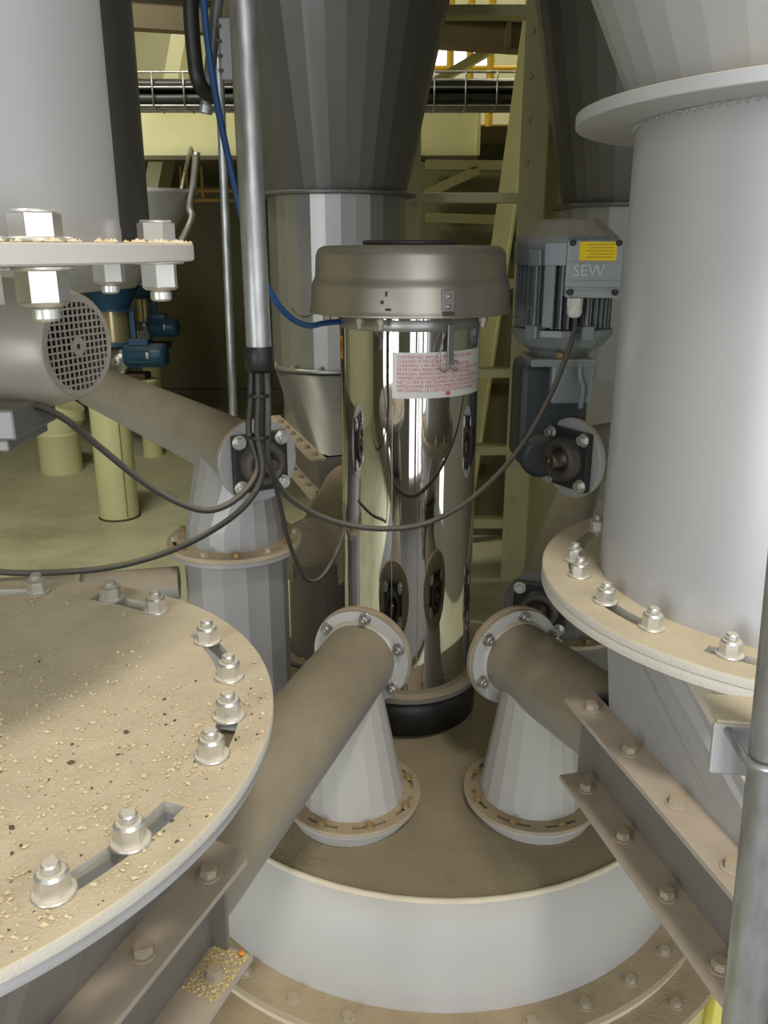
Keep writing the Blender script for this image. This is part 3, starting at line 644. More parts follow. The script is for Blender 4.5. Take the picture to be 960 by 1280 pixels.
def screw_feeder(label, F, d, O, dT, s0, s1, z1, z2, n_out, bear=True):
    """screw tube from its end flange at F along d; trough with bolted side bars along dT through O"""
    t = thing('screw_feeder', label, 'screw conveyor', (F.x, F.y, 0.60), 'screw feeders that feed the mixing tank')
    TRr = 0.079; hw = 0.080; za = O.z
    nside = V((-dT.y, dT.x, 0)).normalized(); nside = nside if nside.dot(n_out) > 0 else -nside
    up = V((0, 0, 1))
    Mx = frame(F, d)
    L = ((O + dT*s0) - F).length
    mb = MB(); mb.cyl(F, F+d*(L+.03), TRr, n=48, caps=False); tube = obj('tube', mb, M_tube, t)
    mb = MB(); mb.disc(0.107, -0.010, 0.0, 48, Mx, 0, .001); fl = obj('tube_flange', mb, M_band, t)
    mb = MB(); mb.disc(0.110, -0.024, -0.011, 48, Mx, 0, .001); obj('end_plate', mb, M_rim, t)
    for k in range(6):
        a = R_(60*k+22); bolt(t, Mx @ V((  .0945*math.cos(a),   .0945*math.sin(a), 0)), d, 'nut', 0.0175, M_nut)
        bolt(t, Mx @ V((  .0945*math.cos(a),   .0945*math.sin(a), -.024)), -d, 'head', 0.0165, M_zincd)
    obj('tube_weld', MB().lathe([(TRr, .006), (TRr+.004, .004), (TRr+.006, 0)], 48, Mx, True), M_band, fl)
    if bear: bearing(t, F-d*.024, -d, 0.058)
    def Q(s, m, z): return V((O.x, O.y, 0)) + dT*s + nside*m + V((0, 0, z))
    prof = [(hw, z1)] + [(hw*math.cos(R_(a)), za-.06+hw*math.sin(R_(a))) for a in range(0, -181, -15)] + [(-hw, z1)]
    vs = [Q(s, m, h) for s in (s0, s1) for m, h in prof]; k = len(prof)
    mb = MB(); mb.add(vs, [[i, i+1, k+i+1, k+i] for i in range(k-1)] + [list(range(k))[::-1], list(range(k, 2*k))]); obj('trough', mb, M_trough, t)
    def slab(s_a, s_b, m0, m1, za_, zb_, ch=0.0):
        poly = [(s_a, m0), (s_b, m0), (s_b, m1), (s_a+ch, m1), (s_a, m1-math.copysign(ch, m1))] if ch else [(s_a, m0), (s_b, m0), (s_b, m1), (s_a, m1)]
        n = len(poly); vs = [Q(p, q, z) for z in (za_, zb_) for p, q in poly]
        return MB().add(vs, [[i, (i+1) % n, n+(i+1) % n, n+i] for i in range(n)] + [list(range(n))[::-1], list(range(n, 2*n))])
    for sg in (1, -1):
        m0, m1 = sg*hw, sg*(hw+.058)
        obj('upper_bar', slab(s0-.012, s1, m0, m1, z1-.008, z1, .014), M_strip, t)
        obj('lower_bar', slab(s0+.002, s1, m0, m1, z2-.008, z2), M_strip, t)
        for i in range(int((s1-s0)/.125)):
            s = s0+.045+i*.125
            bolt(t, Q(s, sg*(hw+.031), z1), up, 'head', 0.019, M_zincd)
            bolt(t, Q(s+.005, sg*(hw+.031), z2), up, 'head', 0.019, M_zincd)
        obj('stiffener', slab(s0+.004, s0+.010, m0, sg*(hw+.026), z2, z1-.008), M_trough, t)
    # short flat bar along the hopper foot, above the upper bar
    return Q, hw

def spout(label, c, zb, zt, r0, r1, top, group):
    """faceted cone spout on a slotted ring flange"""
    t = thing('discharge_spout', label, 'spout', (c.x, c.y, zb), group)
    ct = V(top)
    n = 20; pa = [V((c.x+r0*math.cos(2*math.pi*k/n+.1), c.y+r0*math.sin(2*math.pi*k/n+.1), zb+.032)) for k in range(n)]
    pb = [V((ct.x+r1*math.cos(2*math.pi*k/n+.1), ct.y+r1*math.sin(2*math.pi*k/n+.1), zt)) for k in range(n)]
    obj('cone', MB().loft(pa, pb), M_spout, t)
    slots = [(45*k+2, 45*k+34) for k in range(8)]
    ring = slotted(r0-.004, 0.149, zb+.026, zb+.034, slots,   .125, .134, (c.x, c.y)); obj('ring_flange', ring, M_rim, t)
    mb = MB(); mb.disc(0.146, zb+.017, zb+.0255, 56, Matrix.Translation((c.x, c.y, 0)), 0.10, .001); obj('gasket_ring', mb, M_band, t)
    mb = MB(); mb.lathe([(0.124, zb-.03), (0.138, zb+.0165)], 56, Matrix.Translation((c.x, c.y, 0)), True); obj('socket_collar', mb, M_band, t)
    for k in range(8):
        a = R_(45*k+18); bolt(t, (c.x+.1295*math.cos(a), c.y+.1295*math.sin(a), zb+.034), kind='head', af=0.0135, m=M_brass)
    return t

# right pair
HR = V((0.6535, 1.237, 0)); HL = V((-0.545, 0.800, 0))
FRt = pY(646, 822, 1.60); OR = V((0.462, 1.165, 0.925)); dTR = axis(-77, 0); SR0, SR1 = -0.107, 0.72
dR = ((OR + dTR*SR0) - FRt).normalized()
QR, hwR = screw_feeder('dusty screw tube leading to the hopper with the tall grey pipe', FRt, dR, OR, dTR, SR0, SR1, 1.03, 0.88, V((-1, -1, 0)))
FLt = pY(450, 822, 1.60); OL = V((-0.3137, 0.863, 0.905)); dTL = axis(-112, 0); SL0, SL1 = -0.045, 0.60
dL = ((OL + dTL*SL0) - FLt).normalized()
QL, hwL = screw_feeder('dusty screw tube leading to the hopper with the crumb-covered round cover', FLt, dL, OL, dTL, SL0, SL1, 1.03, 0.88, V((1, -1, 0)))
for F, d, lab, px in ((FRt, dR, 'white faceted cone spout standing on the tank below the tube of the tall grey pipe', (665, 984)),
                      (FLt, dL, 'white faceted cone spout standing on the tank below the tube of the crumb-covered hopper', (440, 986))):
    s = 0.088; cc = F + d*s; c = pZ(*px, 0.626)
    spout(lab, V((c.x, c.y, 0)), 0.592, cc.z-.012, 0.113, 0.073, cc, 'cone spouts on the mixing tank')

# ------------------------------------------------------------------ hoppers above the troughs
def hopper_cone(t, C, Q, hw, s0, s1, h, ztop, r, m, smooth=False):
    n = 36; top = [V((C.x+r*math.cos(2*math.pi*k/n), C.y+r*math.sin(2*math.pi*k/n), ztop)) for k in range(n)]
    cs = (Q((s0+s1)/2, 0, h)); e1 = (Q(s1, 0, h)-cs); e2 = Q((s0+s1)/2, hw, h)-cs
    u1 = V((e1.x, e1.y, 0)).normalized(); u2 = V((e2.x, e2.y, 0)).normalized()
    bot = []
    for k in range(n):
        a = 2*math.pi*k/n; dv = V((math.cos(a), math.sin(a), 0)); x = dv.dot(u1); y = dv.dot(u2)
        q = max(abs(x), abs(y)); x, y = x/q, y/q
        bot.append(cs + e1*x + e2*y)
    return obj('cone', MB().loft(top, bot, smooth), m, t)
ZF = 1.25
# left: cover plate bolted to the hopper flange
t = thing('feed_hopper', 'grey hopper closed with a round dusty cover plate strewn with feed crumbs', 'hopper', (HL.x, HL.y, 0.70))
lb = [(50, 738), (138, 750), (195, 764), (251, 804), (278, 848), (290, 896), (266, 945), (170, 1055), (68, 1116)]
ang = []
for b in lb:
    q = pZ(*b, ZF)-HL; ang.append(math.degrees(math.atan2(q.y, q.x)))
slots = [(ang[0]-1, ang[0]+22), (ang[2]-2, ang[1]+5), (ang[4]-2, ang[3]+5), (ang[6]-1, ang[5]+3), (ang[8]-2, ang[7]+9), (ang[8]-32, ang[8]-14), (ang[0]+38, ang[0]+58), (ang[0]+76, ang[0]+96), (ang[0]+114, ang[0]+134), (ang[0]+150, ang[0]+168)]
RBL, RL = 0.372, 0.420
cov = obj('cover_plate', slotted(0.0, RL, ZF-.012, ZF, slots, RBL-.012, RBL+.012, HL), M_plate, t)
obj('hopper_flange', slotted(0.295, RL-.003, ZF-.026, ZF-.0125, slots, RBL-.012, RBL+.012, HL), M_grey, t)
for a in ang + [ang[0]+19, ang[8]-17, ang[8]-29, ang[0]+41, ang[0]+55]:
    bolt(t, (HL.x+RBL*math.cos(R_(a)), HL.y+RBL*math.sin(R_(a)), ZF), kind='nut', af=0.0245, m=M_zinc, wr=0.0185)
hopper_cone(t, HL, QL, hwL, SL0+.02, SL1-.06, 1.03, ZF-.026, 0.300, M_trough)
# right: pipe spool bolted to the hopper flange
t2 = thing('feed_hopper', 'grey hopper with a dusty slotted flange below the tall satin grey pipe', 'hopper', (HR.x, HR.y, 0.70))
rb = [(741, 662), (711, 700), (724, 720), (760, 752), (825, 781), (915, 815)]
angr = []
for b in rb:
    q = pZ(*b, ZF)-HR; angr.append(math.degrees(math.atan2(q.y, q.x)) % 360)
slots = [(angr[0]-2, angr[1]+0), (angr[1]+1, angr[2]+1), (angr[3]-4, angr[4]+0), (angr[5]-5, angr[5]+18), (angr[5]+36, angr[5]+58), (angr[5]+72, angr[5]+94), (angr[0]-40, angr[0]-18), (angr[0]-75, angr[0]-53)]
RBR, RR = 0.341, 0.394
obj('hopper_flange', slotted(0.295, RR, ZF-.028, ZF-.0135, slots, RBR-.011, RBR+.011, HR), M_plate, t2)
hopper_cone(t2, HR, QR, hwR, SR0+.02, SR1-.06, 1.03, ZF-.028, 0.300, M_grey)
ZT = 1.93
t3 = thing('pipe_spool', 'tall satin grey pipe spool with wide flanges standing on the hopper', 'pipe', (HR.x, HR.y, ZF))
MH = Matrix.Translation(HR)
obj('pipe', MB().lathe([(0.300, ZF-.012), (0.300, (ZF+ZT)/2), (0.300, ZT-.010)], 96, MH, True), M_spool, t3)
obj('lower_flange', slotted(0.295, RR, ZF-.013, ZF, slots, RBR-.011, RBR+.011, HR), M_plate, t3)
mb = MB(); mb.disc(0.385, ZT-.016, ZT, 96, MH, 0.29, .001); obj('upper_flange', mb, M_cone, t3)
mb = MB()
for k in range(150):       # weld beads below the flange
    a = 2*math.pi*k/150; p = V((HR.x+.302*math.cos(a), HR.y+.302*math.sin(a), ZT-.0175)); r = .0035*random.uniform(.7, 1.3)
    mb.add([p+V((r, 0, 0)), p+V((-r, 0, 0)), p+V((0, r, 0)), p+V((0, -r, 0)), p+V((0, 0, -r*1.4))], [[0, 2, 4], [2, 1, 4], [1, 3, 4], [3, 0, 4]], True)
obj('weld_beads', mb, M_cone, t3, kind='stuff')
for a in angr + [angr[5]+14, angr[5]+40, angr[5]+54, angr[0]-22, angr[0]-36]:
    bolt(t3, (HR.x+RBR*math.cos(R_(a)), HR.y+RBR*math.sin(R_(a)), ZF), kind='nut', af=0.0245, m=M_zinc, wr=0.0185)
t4 = thing('silo_cone', 'pale grey faceted silo cone on the tall satin grey pipe', 'silo', (HR.x, HR.y, ZT))
obj('cone', MB().lathe([(0.303, ZT+.001), (0.80, ZT+1.05)], 40, MH, False, R_(3)), M_cone, t4)
obj('cone_seam', MB().lathe([(0.3095, ZT+.0005), (0.3095, ZT+.006), (0.304, ZT+.010)], 80, MH, True), M_cone, t4)
obj('silo_shell', MB().lathe([(0.80, ZT+1.05), (0.80, 4.9)], 40, MH, False, R_(3)), M_cone, t4)
# left above: pipe with flange and big bolts, open below
ZU = 1.744
t5 = thing('silo_outlet_pipe', 'wide grey silo outlet pipe ending in a thick dusty flange with hanging bolts', 'pipe', (HL.x, HL.y, ZU))
ML = Matrix.Translation(HL)
obj('pipe', MB().lathe([(0.292, ZU), (0.292, 2.4), (0.292, 4.9)], 96, ML, True), M_spool, t5)
mb = MB(); mb.disc(0.362, ZU-.006, ZU+.010, 96, ML, 0.285, .0015); obj('flange', mb, M_band2, t5)
rag = MB()
for k in range(700):        # crumbs along the flange rim
    a = random.uniform(-math.pi, math.pi); r = random.uniform(.335, .361); p = V((HL.x+r*math.cos(a), HL.y+r*math.sin(a), ZU+.0105)); q = random.uniform(.0012, .0035)
    rag.add([p+V((q, 0, 0)), p+V((-q*.5, q, 0)), p+V((-q*.5, -q, 0)), p+V((0, 0, q))], [[0, 1, 3], [1, 2, 3], [2, 0, 3]])
obj('rim_dust', rag, M_crumb, t5, kind='stuff')
def px_angle(x, C, r, Y_near):
    """angle on a bolt circle whose point lies on the sight line of column x"""
    best = None
    for k in range(1440):
        a = 2*math.pi*k/1440; X, Y = C.x+r*math.cos(a), C.y+r*math.sin(a)
        if (Y < C.y) != Y_near: continue
        e = abs(480+FPX*X/(Y*_c) - x)
        if best is None or e < best[0]: best = (e, a)
    return best[1]
for x, near in ((48, True), (204, True), (133, False), (-40, True)):
    a = px_angle(x, HL, 0.327, near) if x != 204 else R_(18)
    p = V((HL.x+0.327*math.cos(a), HL.y+0.327*math.sin(a), 0))
    bolt(t5, p+V((0, 0, ZU+.010)), (0, 0, 1), 'head', 0.033, M_zinc)
    bolt(t5, p+V((0, 0, ZU-.006)), (0, 0, -1), 'nut', 0.033, M_zinc)
for k in range(3, 11):
    a = R_(2+k*30); p = V((HL.x+0.327*math.cos(a), HL.y+0.327*math.sin(a), 0))
    if p.x < -.85: bolt(t5, p+V((0, 0, ZU-.006)), (0, 0, -1), 'nut', 0.033, M_zinc)
# feed crumbs on the cover plate and yellow grain on the bar
mb = MB(); rng = random.Random(3)
def grain(mb, p, q, rng):
    M = Matrix.Translation(p+V((0, 0, q*.5))) @ Matrix.Rotation(rng.uniform(0, 6.28), 4, 'Z') @ Matrix.Rotation(rng.uniform(-.5, .5), 4, 'X')
    sx, sy, sz = q*rng.uniform(.8, 1.5), q*rng.uniform(.6, 1), q*rng.uniform(.4, .8)
    mb.add([M @ V(c) for c in ((sx, 0, 0), (-sx, 0, 0), (0, sy, 0), (0, -sy, 0), (0, 0, sz), (0, 0, -sz))],
           [[0, 2, 4], [2, 1, 4], [1, 3, 4], [3, 0, 4], [2, 0, 5], [1, 2, 5], [3, 1, 5], [0, 3, 5]])
mb2 = MB(); cnt = 0
while cnt < 8500:
    a = rng.uniform(0, 6.283); r = RL*math.sqrt(rng.random())*.985; x, y = HL.x+r*math.cos(a), HL.y+r*math.sin(a)
    dens = max(0.03, min(1, 1.25-abs((x+.28)*.8)-max(0, (y-.62))*3.2))*(0.35+.65*rng.random())
    if rng.random() > dens: continue
    if abs(r-RBL) < .014 and any((math.degrees(a)-s0_) % 360 < (s1_-s0_) for s0_, s1_ in [(ang[2]-2, ang[1]+5), (ang[4]-2, ang[3]+5), (ang[6]-1, ang[5]+3), (ang[8]-2, ang[7]+9), (ang[0]-1, ang[0]+22)]): continue
    cnt += 1
    grain(mb2 if rng.random() < .05 else mb, V((x, y, ZF)), (0.0010+0.0027*rng.random()**6), rng)
obj('feed_crumbs', mb, M_crumb, None, None, 'pale feed crumbs scattered over the round cover plate', 'crumbs', 'stuff')
obj('feed_husks', mb2, M_hull, None, None, 'tiny dark husks scattered among the crumbs on the cover plate', 'husks', 'stuff')
mb = MB()
for k in range(420):
    s = SL0+.006+.075*rng.random()**1.2; m = hwL+.004+.050*rng.random()
    grain(mb, QL(s, m, .88), rng.uniform(.0013, .0026), rng)
obj('yellow_grain', mb, M_grain, None, None, 'small heap of yellow grain on the lower bar of the trough', 'grain', 'stuff')
mb = MB(); mb.lathe([(0.0005, -.003), (.003, -.0025), (.0045, 0), (.003, .0025), (.0005, .003)], 10, Matrix.Translation(QL(SL0+.008, hwL+.045, .884)), True)
obj('corn_kernel', mb, M_corn, None, None, 'single orange corn kernel at the end of the grain heap', 'kernel')

# ------------------------------------------------------------------ rear screw feeders with their spouts
def rear_feeder(label, F, d, L, sp, z0, zring, zt, zbase, mt, rt=0.075, rs=0.115, size=0.056, ms=None):
    """tube runs back from its end flange at F along -d; vertical faceted spout below"""
    ms = ms or M_grey
    t = thing('screw_feeder', label, 'screw conveyor', (F.x, F.y, zbase), 'screw feeders that feed the mixing tank')
    Mx = frame(F, d)
    mb = MB(); mb.cyl(F, F-d*L, rt, n=48, caps=True); obj('tube', mb, mt, t)
    mb = MB(); mb.disc(0.092, 0, 0.010, 48, Mx, 0, .001); obj('tube_flange', mb, ms, t)
    mb = MB(); mb.disc(0.095, 0.011, 0.021, 48, Mx, 0, .001); obj('end_plate', mb, ms, t)
    bearing(t, F+d*.021, d, size)
    if sp is None: return t
    C = V((sp[0], sp[1], 0)); MC = Matrix.Translation(C)
    ns = V((-d.y, d.x, 0)); mb = MB(); kk = 20
    ring = lambda ra, rb, z: [C + d*(ra*math.cos(2*math.pi*k/kk)) + ns*(rb*math.sin(2*math.pi*k/kk)) + V((0, 0, z)) for k in range(kk)]
    r0_, r1_, r2_ = ring(rs, rs, zring+.012), ring(rs, rs*.97, zring+.06), ring(rs*.98, .072, zt)
    mb.loft(r0_, r1_); mb.loft(r1_, r2_); obj('upper_spout', mb, ms, t)
    slots = [(60*k+8, 60*k+30) for k in range(6)]
    obj('ring_flange', slotted(rs-.004, 0.165, zring+.001, zring+.012, slots, .141, .150, C), M_rim, t)
    mb = MB(); mb.disc(0.163, zring-.011, zring, 64, MC, rs, .001); obj('lower_ring', mb, ms, t)
    for k in range(12):
        a = R_(30*k+11); bolt(t, (C.x+.1455*math.cos(a), C.y+.1455*math.sin(a), zring+.012), kind='head', af=0.016, m=M_brass if k % 2 else M_zincd)
    mb = MB(); mb.lathe([(0.126, zring-.011), (0.126, zbase)], 14, MC, False, R_(8)); obj('lower_spout', mb, ms, t)
    return t
FB = pY(318, 574, 1.83); dB = V((0.56, -0.83, 0)).normalized()
C1 = FB - dB*.135
rear_feeder('dusty grey screw tube ending in a black square bearing behind the hanging cables', FB, dB, 1.27, C1, 0, 1.058, FB.z-.005, 0.60, M_tube, rs=.118, size=.066)
FB2 = pY(676, 754, 2.02); dB2 = V((-0.30, -0.95, 0)).normalized()
rear_feeder('dark screw tube with a black bearing low behind the grey hopper flange', FB2, dB2, 1.5, (FB2.x+.10, FB2.y+.13), 0, 0.735, FB2.z-.03, 0.60, M_dark, rs=.118, size=.068, ms=M_dark)

F3 = V((-0.19, 2.22, 0.925)); d3 = V((-.31, .95, 0)).normalized(); O3 = V((-0.172, 3.06, .925))
Q3, hw3 = screw_feeder('dim screw tube and trough below the steel hopper behind the filter', F3, ((O3-d3*.12)-F3).normalized(), O3, d3, -.12, .72, 1.03, .88, V((-1, 0, 0)), False)
t = thing('discharge_spout', 'dark brown dusty spout stub between the polished filter and the grey spout', 'spout', (F3.x, F3.y+.03, .59), 'cone spouts on the mixing tank')
Ms = Matrix.Translation(V((F3.x, F3.y+.03, 0)))
obj('cone', MB().lathe([(.088, .60), (.084, .90)], 20, Ms, False), M_trough, t); mb = MB(); mb.disc(.115, .600, .612, 40, Ms, .08, .001); obj('ring_flange', mb, M_trough, t)
for k in range(8): bolt(t, (F3.x+.102*math.cos(k*.785+.3), F3.y+.03+.102*math.sin(k*.785+.3), .612), kind='head', af=.014, m=M_zincd)
hopper_cone(REAR_HOPPER, CH, Q3, hw3, -.10, .68, 1.03, 1.243, .300, M_bgsteel, True)

# ------------------------------------------------------------------ SEW gear motor
GC = pY(706, 345, 2.02); GC.z = 0; MG = Matrix.Translation(GC)
gm = thing('gear_motor', 'blue-grey ribbed gear motor with yellow sticker standing on its gearbox', 'motor', (GC.x, GC.y, zY(600, 2.0)))
z_ft, z_fb, z_b, z_fl = zY(274, 2.0), zY(328, 1.93), zY(412, 1.93), zY(440, 1.95)
n = 8
obj('fan_cowl', MB().lathe([(0.118, z_fb-.006), (0.120, z_fb+.040), (0.114, z_fb+.056), (0.075, z_ft-.004), (0.066, z_ft), (0.01, z_ft)], 16, MG, False, R_(11)), M_motor, gm)
obj('motor_body', MB().lathe([(0.092, z_b), (0.092, z_fb)], 40, MG, True), M_motord, gm)
fin = MB(); fin.box((0.101, 0, (z_b+z_fb)/2), (0.022, 0.0035, z_fb-z_b-.004)); fme = fin.mesh('cooling_fin'); fme.materials.append(M_motor)
for k in range(40):
    a = R_(9*k+4)
    if not (-125 < math.degrees(math.atan2(math.sin(a), math.cos(a))) < -62) or True:
        obj('cooling_fin', fme, M_motor, gm, MG @ Matrix.Rotation(a, 4, 'Z'))
for ang in (-120, -60, 60, 120):        # corner pillars with the tie bolts
    a = R_(ang-14); q = V((math.cos(a), math.sin(a), 0)); Mr = MG @ Matrix.Rotation(a, 4, 'Z')
    obj('tie_rod', MB().cyl(GC+q*.116+V((0, 0, z_b-.01)), GC+q*.116+V((0, 0, z_fb+.012)), .0045, n=10), M_motor, gm)
    obj('lug', MB().box((0.112, 0, z_b-.006), (0.034, 0.030, 0.030), Mr, .003), M_motor, gm)
    obj('cowl_lug', MB().box((0.112, 0, z_fb+.010), (0.034, 0.034, 0.036), Mr, .003), M_motor, gm)
a = R_(-118); obj('side_rail', MB().box((0.112, 0, (z_b+z_fb)/2), (0.012, 0.026, z_fb-z_b-.01), MG @ Matrix.Rotation(a, 4, 'Z'), .002), M_motor, gm)
mb = MB(); mb.lathe([(0.118, z_b-.002), (0.118, z_b-.016), (0.100, z_fl+.012), (0.078, z_fl), (0.06, z_fl-.02)], 16, MG, False, R_(11), True); obj('end_shield', mb, M_motor, gm)
# terminal box, facing the aisle
tb_c = pY(741, 336, 1.875); q = V((-0.10, -1, 0)).normalized(); Mt = frame(V((tb_c.x, tb_c.y, tb_c.z)), q)
zt0, zt1 = zY(374, 1.87), zY(301, 1.87); hh = (zt1-zt0)
M_tbox = mat('terminal_box_paint', (0.40, 0.435, 0.455), 0.4, 0.1, 0.06, 20)
tb = obj('terminal_box', MB().box((0, 0, -.025), (0.112, hh, 0.07), Mt, .004), M_tbox, gm)
obj('box_lid', MB().box((0, hh*.08, .0125), (0.116, hh*.80, 0.010), Mt, .003), M_tbox, tb)
obj('box_rib', MB().box((0, -hh*.21, .019), (0.114, 0.004, 0.004), Mt, .001), M_tbox, tb)
obj('box_rib', MB().box((0, hh*.115, .019), (0.114, 0.004, 0.004), Mt, .001), M_tbox, tb)
obj('box_foot', MB().box((0.010, -hh*.43, .006), (0.100, hh*.14, 0.014), Mt, .002), M_tbox, tb)
for sx, sy in ((-.048, .44), (.048, .44), (-.048, -.40), (.048, -.40)):
    obj('lid_screw', MB().lathe([(0.007, .012), (0.007, .020), (0.004, .022)], 12, Mt @ Matrix.Translation((sx, hh*sy, 0)), True, 0, False, True), M_motord, tb)
st = obj('sticker', MB().box((0.006, hh*.30, .0178), (0.078, hh*.32, 0.0006), Mt), M_sticker, tb, label='yellow instruction sticker with faint lines')
for k in range(5):
    obj('printed_line', MB().box((0.010+.004*(k % 2), hh*(.41-.052*k), .0184), (0.058-.008*(k % 2), 0.0014, 0.0004), Mt), M_print, st)
tx = text_mb('SEW', 0.034, 0.0022); xs = [v.x for v in tx.v]; cx = (min(xs)+max(xs))/2
mb = MB(); mb.add([Mt @ V((v.x-cx-.010, v.y*1.0-hh*.12, v.z+.0178)) for v in tx.v], tx.f); obj('raised_lettering', mb, mat('raised_letter_paint', (0.66, 0.67, 0.66), 0.5), tb, label='raised grey SEW lettering')
# cable gland
gp = pY(719, 376, 1.875); Mg = Matrix.Translation(gp)
mb = MB(); mb.prism(hexpts(.030), -.012, 0.006, Mg); mb.lathe([(0.015, -.012), (0.0165, -.016), (0.0165, -.026), (0.012, -.034), (0.008, -.036)], 20, Mg, True, 0, False, True); obj('cable_gland', mb, M_white, gm)
# gearbox below
z_g0 = zY(600, 2.02)
g0 = V((GC.x-.018, GC.y+.02, 0)); Mgx = Matrix.Translation(g0)
zt_ = z_fl-.018
gb = obj('gearbox', MB().box((0.0, 0, (zt_+z_g0)/2+.02), (0.165, 0.15, zt_-z_g0-.06), Mgx, .018), M_motord, gm)
obj('gearbox_cover', MB().box((0.035, -.085, zt_-.055), (0.100, 0.03, 0.095), Mgx, .008), M_motor, gb)
obj('gearbox_rim', MB().box((0.010, -.03, zt_-.006), (0.150, 0.155, 0.018), Mgx, .004), M_motor, gb)
mb = MB(); mb.sweep(cat([g0+V((.048, -.103, zt_-.008)), g0+V((.050, -.108, zt_-.04)), g0+V((.058, -.110, zt_-.065)), g0+V((.056, -.106, zt_-.11))]), .006, 8); obj('casting_rib', mb, M_motor, gb)
mb = MB(); mb.lathe([(.05, 0), (.05, .03), (.035, .036)], 24, frame(g0+V((-.03, -.075, z_g0+.08)), (0, -1, 0)), True, 0, False, True); obj('oil_boss', mb, M_motord, gb)
for dx, dz in ((-.055, .03), (-.01, .03), (-.06, .10)): bolt(gm, g0+V((dx, -.077, z_g0+dz+.02)), (0, -1, 0), 'head', .016, M_iron)
bolt(gm, g0+V((0.0, -.10, zt_+.006)), (0, 0, 1), 'head', .018, M_brass)
# bearing and round flange of the screw it drives
a_d = V((-0.86, -0.51, 0)).normalized(); pd = pY(722, 571, 1.93)
sf = rear_feeder('pale flanged screw shaft bearing in front of the blue-grey gear motor', pd, a_d, 0.34, None, 0, 0, 0, 1.0, M_dark, rt=.07, size=.070, ms=M_cone)

# ------------------------------------------------------------------ fan cooled motor on the left
ad = V((0.935, -0.355, 0)).normalized(); pf = pY(98, 433, 1.30); Mf = frame(pf, ad); RF = 0.080
fm = thing('fan_motor', 'dusty brown motor cowl with a round mesh fan grille', 'motor', (pf.x-.3, pf.y+.17, pf.z-.15))
obj('fan_cowl', MB().lathe([(RF*.9, -.002), (RF-.003, 0), (RF, -.004), (RF+.006, -.022), (RF+.016, -.055), (RF+.021, -.10), (RF+.022, -.17)], 64, Mf, True), M_cowl, fm)
gr = MB(); sp_ = 0.0104; bw = 0.0028; nb = int(RF/sp_)
for k in range(-nb, nb+1):
    x = k*sp_ + sp_*.5; L = math.sqrt(max(0, (RF*.86)**2 - x*x))
    if L < .01: continue
    gr.box((x, 0, 0), (bw, 2*L, 0.0016), Mf); gr.box((0, x, 0.0001), (2*L, bw, 0.0016), Mf)
gr.disc(RF*.94, -.001, 0.0012, 64, Mf, RF*.84); gr.disc(0.014, -.001, .001, 24, Mf, .006)
obj('fan_grille', gr, M_cowl, fm)
mb = MB(); mb.disc(RF*.9, -.075, -.07, 40, Mf); obj('fan_back', mb, M_black, fm)
for k in range(7):
    obj('fan_blade', MB().box((0.035, 0, -.04), (0.05, 0.004, 0.04), Mf @ Matrix.Rotation(R_(360/7*k), 4, 'Z')), M_ironring, fm)
obj('stator', MB().lathe([(RF+.014, -.17), (RF+.014, -.36)], 48, Mf, True, 0, False, True), M_cowl, fm)
jb = pY(-6, 522, 1.25)
box = obj('junction_box', MB().box((jb.x-.045, jb.y+.02, jb.z), (0.20, 0.16, 0.046), Matrix.Identity(4), .004), M_dark, fm)
obj('box_base', MB().box((jb.x-.055, jb.y+.02, jb.z-.032), (0.19, 0.15, 0.018), None, .003), M_dark, box)
for sx in (.03,): obj('embossed_mark', MB().box((jb.x+.012, jb.y-.061, jb.z+.006), (0.012, 0.002, 0.007)), M_grey, box)
obj('box_stem', MB().box((jb.x-.10, jb.y+.04, jb.z+.06), (0.06, 0.06, 0.09)), M_motor, fm)

# ------------------------------------------------------------------ conduit with cables
YC = 1.45
p0, p1 = pY(324, 442, YC), pY(303, 0, YC+.02); up = (p1-p0).normalized()
cd = thing('conduit', 'galvanised conduit pipe hanging down with a black end sleeve', 'conduit', p0)
obj('pipe', MB().cyl(p0, p0+up*3.9, .0215, n=28), M_galv, cd)
obj('end_sleeve', MB().lathe([(.0235, .012), (.0255, .008), (.0255, -.026), (.019, -.032), (.019, .01)], 24, frame(p0, up), True), M_black, cd)
def cable(name, label, pts, r, m, cat_='cable', group=None, n=10):
    return obj(name, MB().sweep(cat(pts), r, n), m, None, None, label, cat_, None, group)
def PX(l): return [pY(*q) for q in l]
cb = .0058
top = pY(324, 458, YC)
def off(dx, dy): return [top+V((dx, dy, .03)), pY(324+dx*400, 500, YC)+V((dx*.8, dy, 0)), pY(323+dx*500, 540, YC)+V((dx*.8, dy, 0))]
cable('cable', 'dusty black cable swinging left from the conduit to the fan motor', off(-.011, 0) + PX([(322, 585, 1.44), (302, 618, 1.41), (268, 637, 1.38), (232, 632, 1.36), (180, 603, 1.34), (120, 555, 1.31), (80, 523, 1.285), (45, 508, 1.27), (22, 510, 1.27)]), cb, M_cable, group='cables out of the conduit')
cable('cable', 'dusty black cable sagging low past the round cover plate', off(.0, -.012) + PX([(328, 590, 1.43), (312, 625, 1.42), (278, 655, 1.42), (220, 686, 1.42), (150, 707, 1.42), (80, 715, 1.42), (0, 715, 1.42), (-80, 700, 1.42)]), cb, M_cable, group='cables out of the conduit')
cable('cable', 'dusty black cable swinging past the polished filter to the gear motor', off(.011, 0) + PX([(335, 575, 1.46), (352, 612, 1.50), (385, 638, 1.54), (430, 655, 1.58), (480, 661, 1.61), (530, 655, 1.64), (580, 630, 1.67), (625, 590, 1.72), (660, 545, 1.78), (690, 490, 1.84), (710, 440, 1.87), (718, 412, 1.875), (719, 391, 1.875)]), cb, M_gcable, group='cables out of the conduit')
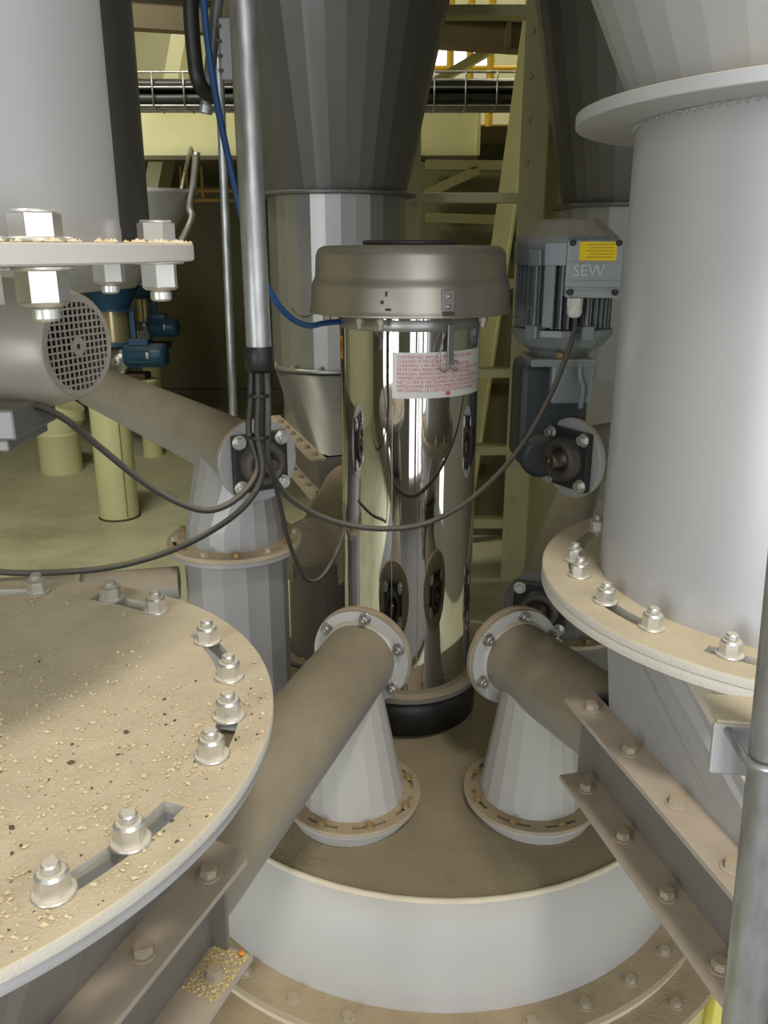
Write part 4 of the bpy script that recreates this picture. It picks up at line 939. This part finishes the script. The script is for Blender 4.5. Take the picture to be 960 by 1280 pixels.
cable('cable', 'thin black cable drooping in a loop to the side of the polished filter', off(.004, .012) + PX([(338, 580, 1.46), (350, 630, 1.48), (362, 680, 1.50), (378, 718, 1.53), (390, 727, 1.56), (404, 719, 1.60), (420, 692, 1.66), (430, 660, 1.74), (429, 630, 1.80)]), .0042, M_cable, group='cables out of the conduit')
for y in (494, 546):
    obj('cable_tie', MB().lathe([(.0185, -.003), (.0195, 0), (.0185, .003)], 20, Matrix.Translation(pY(324, y, YC)), True), M_black, None, None,
        'black cable tie round the bundle just below the sleeve' if y < 500 else 'black cable tie where the cable bundle fans out', 'cable tie')
cable('air_hose', 'blue air hose running down behind the conduit to the filter lid', PX([(252, -60, 1.62), (256, 20, 1.62), (268, 110, 1.62), (286, 200, 1.63), (308, 290, 1.64), (338, 365, 1.66), (362, 396, 1.70), (385, 407, 1.76), (405, 404, 1.82), (425, 402, 1.86)]), .0062, M_hose, 'hose')
p_, q_ = pY(-60, 748, 1.80), pY(224, 728, 1.88)
t = thing('pipe', 'dusty horizontal pipe running behind the round cover plate to the grey spout', 'pipe', p_)
obj('tube', MB().cyl(p_, q_, .040, n=28), M_tube, t); mb = MB(); mb.disc(.052, 0, .012, 28, frame(p_+(q_-p_)*.55, q_-p_), .036); obj('joint_ring', mb, M_tube, t)
cl = MB(); rg2 = random.Random(11)
for k in range(900):
    c_ = pZ(372, 1072, .58); x, y = c_.x+rg2.gauss(-.01, .05), c_.y+rg2.gauss(0, .028); r_ = math.hypot(x-TC.x, y-TC.y)
    if r_ < TR-.006: grain(cl, V((x, y, tank_top_z(r_))), .0009+.0022*rg2.random()**3, rg2)
obj('dust_clumps', cl, mat('brown_clump', (0.30, 0.235, 0.14), .95, 0, .3, 60), None, None, 'loose brown dust clumps on the tank top beside the white cone spout', 'dust', 'stuff')
# right front conduit with bracket and U-bolt
pa, pb_ = pY(929, 1285, 0.62), pY(979, 830, 0.62); dv = (pb_-pa).normalized()
c2 = thing('conduit', 'galvanised conduit pipe standing in front of the hopper with a clamp bracket', 'conduit', pa-dv*(pa.z/dv.z))
obj('pipe', MB().cyl(pa-dv*(pa.z/dv.z-.002), pb_+dv*1.15, .0200, n=32), M_galv, c2)
pbk = pY(940, 938, 0.655); Mk = frame(pbk, (-.15, -1, .1), (0, 0, 1))
bk = obj('clamp_bracket', MB().box((0, 0, 0), (0.072, 0.050, 0.006), Mk, .002), M_grey, c2)
obj('bracket_web', MB().box((0, .024, -.03), (0.066, 0.006, 0.06), Mk, .002), M_plate, bk)
axp = pY(966, 945, 0.62)
ub = []
for k in range(13):
    a = math.pi*k/12; ub.append(axp + V((-.0245*math.cos(a), -.0245*math.sin(a), -.004*math.cos(a)+.002)))
ub = [ub[0]+V((0, .04, .004))] + ub + [ub[-1]+V((0, .04, 0))]
obj('u_bolt', MB().sweep(ub, .0036, 10), M_galv, c2)
